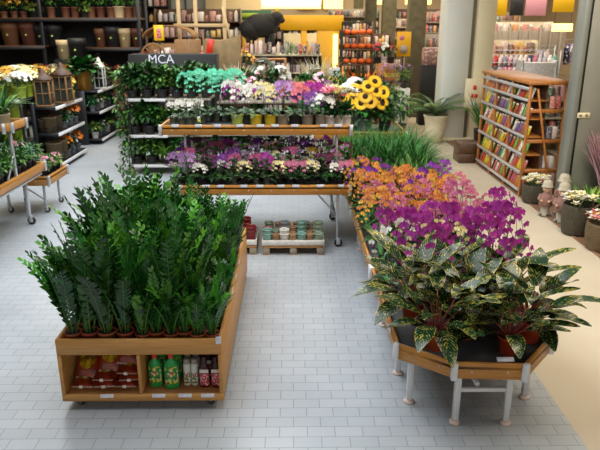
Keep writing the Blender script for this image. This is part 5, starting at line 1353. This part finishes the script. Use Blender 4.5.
yps = thing('yellow_poster', 'yellow poster with a grey round picture between the columns', 'poster', (3.3, 19.2, 0)); B(-.2, .22, 0, .03, 1.9, 2.6, .004).build('panel', 'yellow', yps); MB().lathe([(1e-5, 0), (.13, 0), (.13, .006), (1e-5, .006)], 20, (0, 0, 0), 0, Matrix.Translation((.02, -.001, 2.1)) @ Matrix.Rotation(PI/2, 4, 'X')).build('round_picture', 'pottaupe', yps); MB().lathe([(1e-5, 0), (.07, 0), (.07, .006), (1e-5, .006)], 16, (0, 0, 0), 0, Matrix.Translation((-.05, -.001, 2.43)) @ Matrix.Rotation(PI/2, 4, 'X')).build('round_picture', 'p_rose', yps); B(-.02, .03, .031, .06, 0, 2.5, .003).build('stand', 'black', yps)

# ================================================================ RIGHT STRIP: baskets, statues, grasses
def basket(name, lab, loc, r, h, m='wickerd', handles=True, shape=0):
    t = thing(name, lab, 'basket', loc)
    prof = [(1e-5, 0), (r*.86, 0), (r, h*.5), (r*.97, h), (r*.99, h+.01), (r*.92, h+.01), (r*.9, h*.6), (1e-5, h*.55)]
    w = MB(); nn = 26
    P = []
    for k in range(13): q = k/12; P.append((r*(.86+.14*math.sin(q*PI*.75))+(.006 if k % 2 else 0), h*q))
    w.lathe([(1e-5, 0)]+P+[(r*.9, h), (r*.85, h*.7), (1e-5, h*.68)], nn); w.build('woven_body', m, t)
    if handles:
        for s in (-1, 1): MB().tube([(math.cos(PI*k/10)*r*.42, s*r*.97, h-.02+math.sin(PI*k/10)*r*.75) for k in range(11)], .011, 6).build('handle', m, t)
    return t
def ball_flowers(name, lab, loc, r, mats, n, fr, rg, leaves=True):
    t = thing(name, lab, 'flowers', loc); f = MB()
    for i in range(n):
        a = i*2.4; q = r*math.sqrt((i+.5)/n); c = Vector((math.cos(a)*q*1.1, math.sin(a)*q*1.1, .15+rg.uniform(-.03, .06)-q*.35))
        for k in range(8): f.leaf(c, rdir(k*PI/4+i, .4+.5*(k % 2)), (0, 0, 1), fr, fr*.8, .3, .2, 2, rg.randrange(len(mats)), .7)
    f.build('flower_heads', mats, t)
    s = MB()
    for i in range(6): s.tube([(0, 0, -.12), (math.cos(i)*r*.5, math.sin(i)*r*.5, .08)], .005, 4)
    s.build('stems', 'stemg', t)
    return t
M['dusty'] = mat('pale_dusty_plumes', '#a88a84', .9); rb = random.Random(81); z0 = .013
basket('handled_basket', 'dark woven basket with two handles full of cream flowers, beside the statues', (3.98, 8.28, z0), .22, .42)
ball_flowers('silk_flowers', 'cream artificial flowers heaped in the handled dark basket', (3.98, 8.28, .4), .2, ['p_white', 'p_cream'], 26, .075, rb)
basket('round_basket', 'brown round woven basket of peach flowers at the right edge', (4.06, 7.62, z0), .25, .36, 'wicker')
ball_flowers('silk_flowers', 'peach and orange artificial flowers in the brown basket at the right edge', (4.06, 7.62, .34), .22, ['p_coral', 'p_cream', 'p_orange', 'p_white'], 26, .07, rb)
basket('round_basket', 'dark basket of white blooms at the foot of the seed rack', (3.98, 9.9, z0), .2, .3, 'wickerd', False)
ball_flowers('silk_flowers', 'white artificial blooms in the dark basket near the seed rack', (3.98, 9.9, .28), .2, ['p_white', 'p_cream'], 22, .065, rb)
basket('round_basket', 'woven basket of cream flowers at the right edge behind the peach one', (4.6, 8.35, z0), .22, .4, 'wicker', False)
ball_flowers('silk_flowers', 'cream flowers in the basket behind the handled one', (4.6, 8.35, .38), .22, ['p_cream', 'p_white', 'potbeige'], 24, .075, rb)
def statue():
    t = thing('garden_statue', 'x', 'statue'); PROT.append(t)
    b = MB(); b.lathe([(1e-5, 0), (.085, 0), (.09, .02), (.06, .05), (.062, .12), (.085, .2), (.08, .26), (.06, .31), (.035, .34), (.03, .37), (1e-5, .38)], 16, (0, 0, 0), 0, None, 1, .85); b.build('body', 'stone', t)
    c = MB(); c.lathe([(.088, .15), (.098, .17), (.09, .26), (.07, .32), (.045, .345), (.04, .34)], 16, (0, 0, 0), 0, None, 1, .88); 
    for s in (-1, 1): c.tube([(s*.075, 0, .31), (s*.1, -.03, .25), (s*.05, -.085, .23)], .026, 8, r1=.02)
    c.build('coat', 'statuecoat', t)
    h = MB(); h.tube([(0, 0, .33), (0, 0, .38)], .03, 8); h.ball((0, -.005, .405), .062, 14, 0, (1, .95, 1)); h.ball((0, -.063, .405), .01, 6); 
    for s in (-1, 1): h.ball((s*.05, -.09, .235), .02, 8); h.ball((s*.058, 0, .41), .012, 6)
    h.build('head_and_hands', 'statueskin', t)
    e = MB()
    for s in (-1, 1): e.ball((s*.02, -.056, .42), .006, 6)
    e.build('eyes', 'blackmatt', t)
    k = MB(); k.lathe([(.085, .43), (.088, .436), (.07, .45), (.068, .48), (.055, .515), (.02, .53), (1e-5, .532)], 20); k.lathe([(.085, .43), (.06, .44), (1e-5, .44)], 20); k.build('hat', 'hat', t)
    f = MB(); 
    for s in (-1, 1): f.ball((s*.04, -.03, .02), .04, 8, 0, (.8, 1.3, .55))
    f.build('boots', 'darkwood', t)
    return t
sta = statue()
place(sta, (3.86, 9.12, z0), -.5, 'child statue in a round hat, left of the three and furthest from the handled basket', 'garden statues', 1.05)
place(sta, (4.14, 9.2, z0), -.2, 'child statue in a round hat, the one standing behind the other two', 'garden statues', 1.2)
place(sta, (3.96, 8.76, z0), -.6, 'child statue in a round hat, front one closest to the handled basket', 'garden statues', 1.15)
for i, (x, y) in enumerate(((3.95, 9.1), (3.96, 8.7))):
    o = thing('price_card', 'small white price card on the planks by the statues, %s one' % ('far', 'near')[i], 'card', (x, y, z0)); q = B(-.04, .04, -.003, .003, 0, .06, .001).build('card', 'label', o); q.rotation_euler = (-.8, 0, .3)
lg = make_grass(rb, 'light_green_grass', 'potgrey', .12, .2, 320, .34, .02, ('leafl', 'leafy', 'leafl'), 1.2, 1.4)
place(lg, (4.4, 8.85, z0), 0, 'fluffy light green grass plant behind the statues', None, 1.3)
for i, (x, y, k) in enumerate(((4.85, 8.75, 1), (4.8, 8.1, 0), (5.1, 9.1, 1), (4.95, 7.9, 1))): place((fo[0], fo[1])[k], (x, y, z0), i, 'leafy green plant on the plank floor, the one %s' % ('nearest the steel column', 'behind the baskets', 'furthest right', 'nearest the edge basket')[i], 'green plants on the planks', 1.5)
pam = make_grass(rb, 'plume_bundle', 'potcream', .14, .3, 180, .85, .06, ('rose', 'rose', 'dusty'), .35, .3)
place(pam, (4.72, 9.0, z0), 0, 'tall bundle of dusty pink plumes in a pale pot right of the steel column', None, 1.2)
rw = make_bushy(rb, 'brown_twig_plant', 'plant', 'potdark', .08, .14, .2, .14, 60, .08, .02, ('dry', 'leafm'))
place(rw, (4.3, 9.12, z0), 0, 'low brown twiggy plant at the foot of the steel column', None, .9)
rs = thing('side_shelving', 'dark shelving with boxed goods right of the steel column at the picture edge', 'shelving', (5.6, 10.6, 0))
for z in (.5, 1.0, 1.5, 2.0, 2.5): B(-.7, .8, 0, .5, z-.04, z, .003).build('shelf', 'darkwood', rs)
for x in (-.7, .8): B(x-.03, x+.03, 0, .5, 0, 2.9, .003).build('side', 'darkwood', rs)
B(-.7, .8, .501, .52, 0, 2.9, .002).build('back_panel', 'darkwood', rs)
for z, w_ in ((.5, 'lowest'), (1.0, 'second'), (1.5, 'third'), (2.0, 'fourth'), (2.5, 'top')): fill_goods('on the %s shelf at the right picture edge' % w_, 'goods at the right edge', 4.95, 6.35, 10.8, z+.001, 9, .2, .36, None, .25)

# ================================================================ RIGHT BACKGROUND: clothes and household area
def gondola(x0, x1, y, levels, lab, n, grp, m='potcream', top=None, zmax=None):
    t = thing('shop_shelving', lab, 'shelving', ((x0+x1)/2, y, 0)); w = (x1-x0)/2; zt = zmax or levels[-1]+.4
    for z in levels: B(-w, w, 0, .5, z-.04, z, .003).build('shelf', m, t)
    B(-w, w, .501, .53, 0, zt, .003).build('back_panel', m, t)
    for s in (-1, 1): B(s*w-.02, s*w+.02, 0, .5, 0, zt, .003).build('upright', m, t)
    for k, z in enumerate(levels): fill_goods('on %s level, %s' % (od(k), lab), grp, x0+.05, x1-.05, y+.2, z+.001, n, .2, .36, None, .3)
    return t
gondola(4.9, 7.4, 19.5, (.5, 1.0, 1.5, 1.95), 'shelving right of the cream column', 15, 'goods right of the cream column')
gondola(5.6, 9.6, 24, (1.0, 1.5, 2.0, 2.5), 'far shelving of the household area', 20, 'goods in the household area')
gondola(4.4, 6.2, 30, (1.0, 1.6, 2.2, 2.7), 'far shelving between the columns', 14, 'goods between the columns')
gondola(1.6, 3.4, 27, (1.0, 1.5, 2.0, 2.5), 'shelving behind the pumpkins', 12, 'goods behind the pumpkins', 'blackmatt')
gondola(4.4, 6.4, 23.5, (.5, 1.0, 1.5, 2.0), 'shelving left of the cream column', 14, 'goods by the cream column')
gondola(6.5, 11.5, 33, (1.2, 1.8, 2.4, 3.0), 'shelving along the back wall', 18, 'goods along the back')
gondola(-1.2, 2.2, 29, (1.2, 1.7, 2.2, 2.7), 'back shelving behind the portal', 14, 'goods behind the portal', 'darkwood')
# clothes rails
clo = thing('garment', 'x', 'garment')
b = MB(); vs = []; fs = []; n = 8
for j, (z, w_, d_) in enumerate(((0, .25, .05), (.45, .22, .06), (.62, .24, .05), (.68, .12, .03))):
    for k in range(n): a_ = 2*PI*k/n; vs.append((math.cos(a_)*w_, math.sin(a_)*d_, z+.01*math.sin(k*2)))
for j in range(3):
    for k in range(n): fs.append((j*n+k, j*n+(k+1) % n, (j+1)*n+(k+1) % n, (j+1)*n+k))
fs += [tuple(range(n))[::-1], tuple(3*n+k for k in range(n))]; b.add(vs, fs)
for s in (-1, 1): b.tube([(s*.2, 0, .6), (s*.3, 0, .35)], .05, 6, r1=.035)
b.build('fabric', 'cloth', clo); MB().tube([(0, 0, .66), (0, 0, .76), (.03, 0, .79), (.0, 0, .82)], .006, 5).build('hanger', 'black', clo)
for r_, (x0, x1, y, z, lab) in enumerate(((4.9, 6.7, 16.9, .75, 'nearest clothes rail by the seed rack'), (5.0, 7.6, 18.2, 1.3, 'second clothes rail behind the first'))):
    t = thing('clothes_rail', lab, 'clothes rail', ((x0+x1)/2, y, 0)); w = (x1-x0)/2
    MB().tube([(-w, 0, z+.81), (w, 0, z+.81)], .015, 6).build('rail', 'silver', t)
    for s in (-1, 1): MB().tube([(s*w, 0, 0), (s*w, 0, z+.82)], .018, 6).build('post', 'silver', t); B(s*w-.03, s*w+.03, -.3, .3, 0, .03, .004).build('foot', 'silver', t)
    nn = int((x1-x0)/.14)
    for i in range(nn): place(clo, (x0+.1+i*.138, y, z), 0, 'garment on the %s, %s from left' % (lab, od(i)), 'garments on the rails', 1, (0, 0, 1.1))
bk2 = thing('white_display_unit', 'white panelled display unit with a yellow and blue packet print above the seed rack', 'display unit', (5.85, 15.0, 0))
B(-.45, .35, 0, .4, .3, 1.95, .01).build('body', 'potwhite', bk2)
for s in (-.45, .35): B(s-.02, s+.02, -.02, .42, 0, 2.0, .003).build('frame', 'silver', bk2)
B(-.2, .2, -.012, -.001, 1.35, 1.6, .003).build('print', 'yellowl', bk2); B(-.2, .2, -.016, -.013, 1.45, 1.53, .001).build('print_band', 'blue', bk2); B(-.25, .25, -.012, -.001, 1.02, 1.25, .003).build('print', 'goodspale', bk2)
# hanging signs
for i, (x, y, z, w_, h_, m_, lab) in enumerate(((6.0, 19, 2.98, .42, .5, 'yellowl', 'hanging yellow sign, left of the dark one, in the household area'), (6.5, 19, 2.98, .38, .5, 'potdark', 'hanging dark sign between the yellow and the pale ones'), (7.05, 19, 2.98, .6, .5, 'p_lpink', 'hanging pale pink sign right of the dark one'),
                                        (7.85, 19, 3.05, .6, .45, 'yellowl', 'hanging yellow sign at the right beside the steel column'), (7.9, 19.02, 2.72, .6, .22, 'glowy', 'lit pale sign under the right yellow sign'), (5.5, 19, 2.9, .3, .4, 'goodspale', 'small pale hanging sign right of the cream column'), (5.2, 28, 3.7, .6, .5, 'p_maroon', 'hanging purple-red sign left of the cream column'))):
    z += .32 if y == 19 else 0; t = thing('hanging_sign', lab, 'sign', (x, y, z)); B(-w_/2, w_/2, 0, .04, -h_/2, h_/2, .006).build('panel', m_, t)
    for s in (-1, 1): MB().tube([(s*w_*.4, .02, h_/2), (s*w_*.4, .02, 5.9-z)], .006, 4).build('wire', 'black', t)
# lit windows high at the back
for i, (x, y, w_, z) in enumerate(((4.9, 36, 1.6, 4.2), (6.9, 36, 1.4, 4.2), (2.6, 41.5, 1.2, 4.1), (1.0, 41.5, 1.2, 4.1), (8.9, 36, 1.3, 4.2))):
    t = thing('ceiling_light_box', 'bright yellowish light box high at the back, %s' % ('left of the nearest big grey column', 'right of the nearest big grey column', 'between thin columns', 'left of the thin columns', 'above the household area')[i], 'light box', (x, y, z)); B(-w_/2, w_/2, 0, .2, -.35, .35, .01).build('diffuser', 'glowy', t); B(-w_/2-.03, w_/2+.03, .201, .26, -.4, .4, .01).build('housing', 'yellow', t)
    for s in (-1, 1): MB().tube([(s*w_*.4, .1, .35), (s*w_*.4, .1, 5.9-z)], .01, 4).build('wire', 'black', t)
pc = thing('round_column', 'round reddish wooden column between grey column and cream column', 'column', (5.3, 27, 0)); MB().lathe([(1e-5, 0), (.32, 0), (.32, 3.3), (1e-5, 3.3)], 20).build('shaft', 'rackwood', pc)
hl = thing('wooden_beam_rack', 'pale slatted partition of the household area behind the clothes', 'partition', (7.6, 21.5, 0))
for k in range(9): B(-1.4+k*.34-.04, -1.4+k*.34+.04, 0, .06, 0, 2.75, .004).build('slat', 'pottaupe', hl)
B(-1.5, 1.5, .061, .1, 1.3, 2.6, .004).build('panel', 'pottaupe', hl)
def purge():
    for o in [q for q in bpy.data.objects if q.parent is None and q.get('label') == 'x']:
        for c in list(o.children):
            for g_ in list(c.children): bpy.data.objects.remove(g_)
            bpy.data.objects.remove(c)
        bpy.data.objects.remove(o)


cutf = [make_bushy(rq, 'cut_flower_bouquet', 'flowers', 'potkraft', .1, .14, .3, .2, 50, .12, .04, ('leafm', 'leafd'), None, [c], 40, .05) for c in ('p_coral', 'p_yellow', 'p_white', 'p_red')]
cw_ = ('coral', 'yellow', 'white', 'red')
for i, (x, y) in enumerate(((-2.25, 16.9), (-1.95, 17.3), (-1.6, 17.6), (-2.6, 17.6), (-3.85, 16.95), (-1.45, 18.3))):
    place(cutf[i % 4], (x, y, 1.451), i, '%s cut flowers in a kraft pot on the rustic platform, %s of the group' % (cw_[i % 4], od(i)), 'cut flowers on the platform', 1.3)
for r_, (x0, x1, y, z) in enumerate(((5.0, 6.9, 15.9, .45), (5.2, 8.4, 20.6, 1.35), (4.9, 6.8, 17.6, 1.0), (6.9, 9.8, 22.0, 1.5))):
    nm = ('low front', 'far long', 'middle', 'rear right')[r_]
    t = thing('clothes_rail', '%s clothes rail crowded with garments in the household area' % nm, 'clothes rail', ((x0+x1)/2, y, 0)); w = (x1-x0)/2
    MB().tube([(-w, 0, z+.81), (w, 0, z+.81)], .015, 6).build('rail', 'silver', t)
    for s in (-1, 1): MB().tube([(s*w, 0, 0), (s*w, 0, z+.82)], .018, 6).build('post', 'silver', t); B(s*w-.03, s*w+.03, -.3, .3, 0, .03, .004).build('foot', 'silver', t)
    for i in range(min(20, int((x1-x0)/.15))): place(clo, (x0+.1+i*(x1-x0-.2)/min(20, int((x1-x0)/.15)), y, z), 0, 'garment on the %s clothes rail, %s from left' % (nm, od(i)), 'garments on the rails', 1, (0, 0, 1.0))
gondola(4.85, 6.2, 14.1, (.4, .8, 1.2), 'low shelving behind the seed rack', 9, 'goods behind the seed rack')
gondola(5.0, 8.5, 26.5, (1.5, 2.0, 2.5, 2.9), 'tall rear shelving of the household area', 20, 'goods on the tall rear shelving', 'pottaupe')
gondola(-4.5, -1.7, 21.6, (1.9, 2.4, 2.9), 'dark wood shelving behind the wagon', 14, 'goods behind the wagon', 'darkwood')
gondola(-7.6, -4.2, 22.5, (2.4, 2.9, 3.4), 'left rear shelving behind the planters', 14, 'goods behind the planters', 'blackmatt')
gondola(4.35, 5.2, 21.2, (.6, 1.1, 1.6, 2.1), 'narrow shelving left of the cream column', 7, 'goods on narrow shelving', 'pottaupe')
gondola(1.9, 4.6, 34.5, (1.2, 1.7, 2.2, 2.7, 3.2), 'tall shelving far behind the columns', 16, 'goods far behind the columns', 'pottaupe')
gondola(4.9, 8.6, 30.5, (1.6, 2.1, 2.6, 3.1), 'deep rear shelving at the right', 20, 'goods on the deep rear shelving', 'darkwood')
gondola(2.35, 3.5, 23.0, (.6, 1.1, 1.6, 2.1), 'shelving right of the pumpkins', 8, 'goods right of the pumpkins', 'darkwood')
for i in range(9):
    t = thing('track_lamp', 'black track lamp with a warm bulb under the ceiling, %s from left' % od(i), 'lamp', (-1.6+i*1.15, 26+(i % 3), 4.1)); t['group'] = 'track lamps'
    MB().lathe([(1e-5, .1), (.07, .08), (.09, -.08), (.07, -.08), (1e-5, -.02)], 12).build('shade', 'blackmatt', t); MB().lathe([(1e-5, -.09), (.06, -.085), (1e-5, -.03)], 12).build('bulb', 'glow', t); MB().tube([(0, 0, .1), (0, 0, 1.8)], .01, 5).build('rod', 'black', t)

# ================================================================ LIGHT
def area(name, loc, sx, sy, e, c, rot=(0, 0, 0)):
    l = bpy.data.lights.new(name, 'AREA'); l.shape = 'RECTANGLE'; l.size = sx; l.size_y = sy; l.energy = e; l.color = c
    o = bpy.data.objects.new(name, l); col.objects.link(o); o.location = loc; o.rotation_euler = rot; return o
sk_l = area('skylight_front', (-1.8, 7.2, 5.8), 5, 9, 600, (.9, .95, 1))
area('front_fill', (0, -2.7, 3.2), 12, 4.5, 110, (.95, .97, 1), (R(78), 0, 0))  # soft fill added behind the camera to brighten camera-facing surfaces
area('skylight_middle', (-2.8, 12.5, 5.8), 5, 5, 330, (.9, .95, 1))
area('aisle_lamps', (3.3, 9, 5.8), 1.2, 13, 420, (1, .88, .7), (R(24), 0, 0))
area('back_lamps_left', (-5, 16, 5.8), 6, 6, 300, (1, .88, .68))
area('back_lamps_middle', (1, 22, 5.8), 6, 9, 460, (1, .86, .6))
area('back_lamps_right', (8, 23, 5.8), 8, 16, 950, (1, .85, .72))
area('shop_lamps_far', (3, 36, 5.8), 12, 8, 700, (1, .88, .62))
def fixture(lab, x, y, sx, sy):
    t = thing('ceiling_panel_lamp', lab, 'ceiling lamp', (x, y, 5.82)); B(-sx/2-.05, sx/2+.05, -sy/2-.05, sy/2+.05, .0, .07, .01).build('frame', 'potcream', t)
w = bpy.data.worlds.new('World'); sc.world = w; w.use_nodes = True
w.node_tree.nodes['Background'].inputs[0].default_value = (.75, .8, .9, 1); w.node_tree.nodes['Background'].inputs[1].default_value = .3

# ================================================================ CAMERA
cam = bpy.data.cameras.new('Camera'); co = bpy.data.objects.new('Camera', cam); col.objects.link(co)
cam.sensor_width = 36; cam.lens = 36*624/600; cam.clip_end = 200
co.location = (0, 0, 2.8); co.rotation_euler = (R(90-17.8), 0, R(-.7))
cam.dof.use_dof = True; cam.dof.focus_distance = 5.2; cam.dof.aperture_fstop = 3.6
sc.camera = co
purge()
sc.view_settings.view_transform = 'Standard'; sc.view_settings.look = 'None'; sc.view_settings.gamma = 1; sc.view_settings.use_curve_mapping = False
sc.view_settings.exposure = 0.27
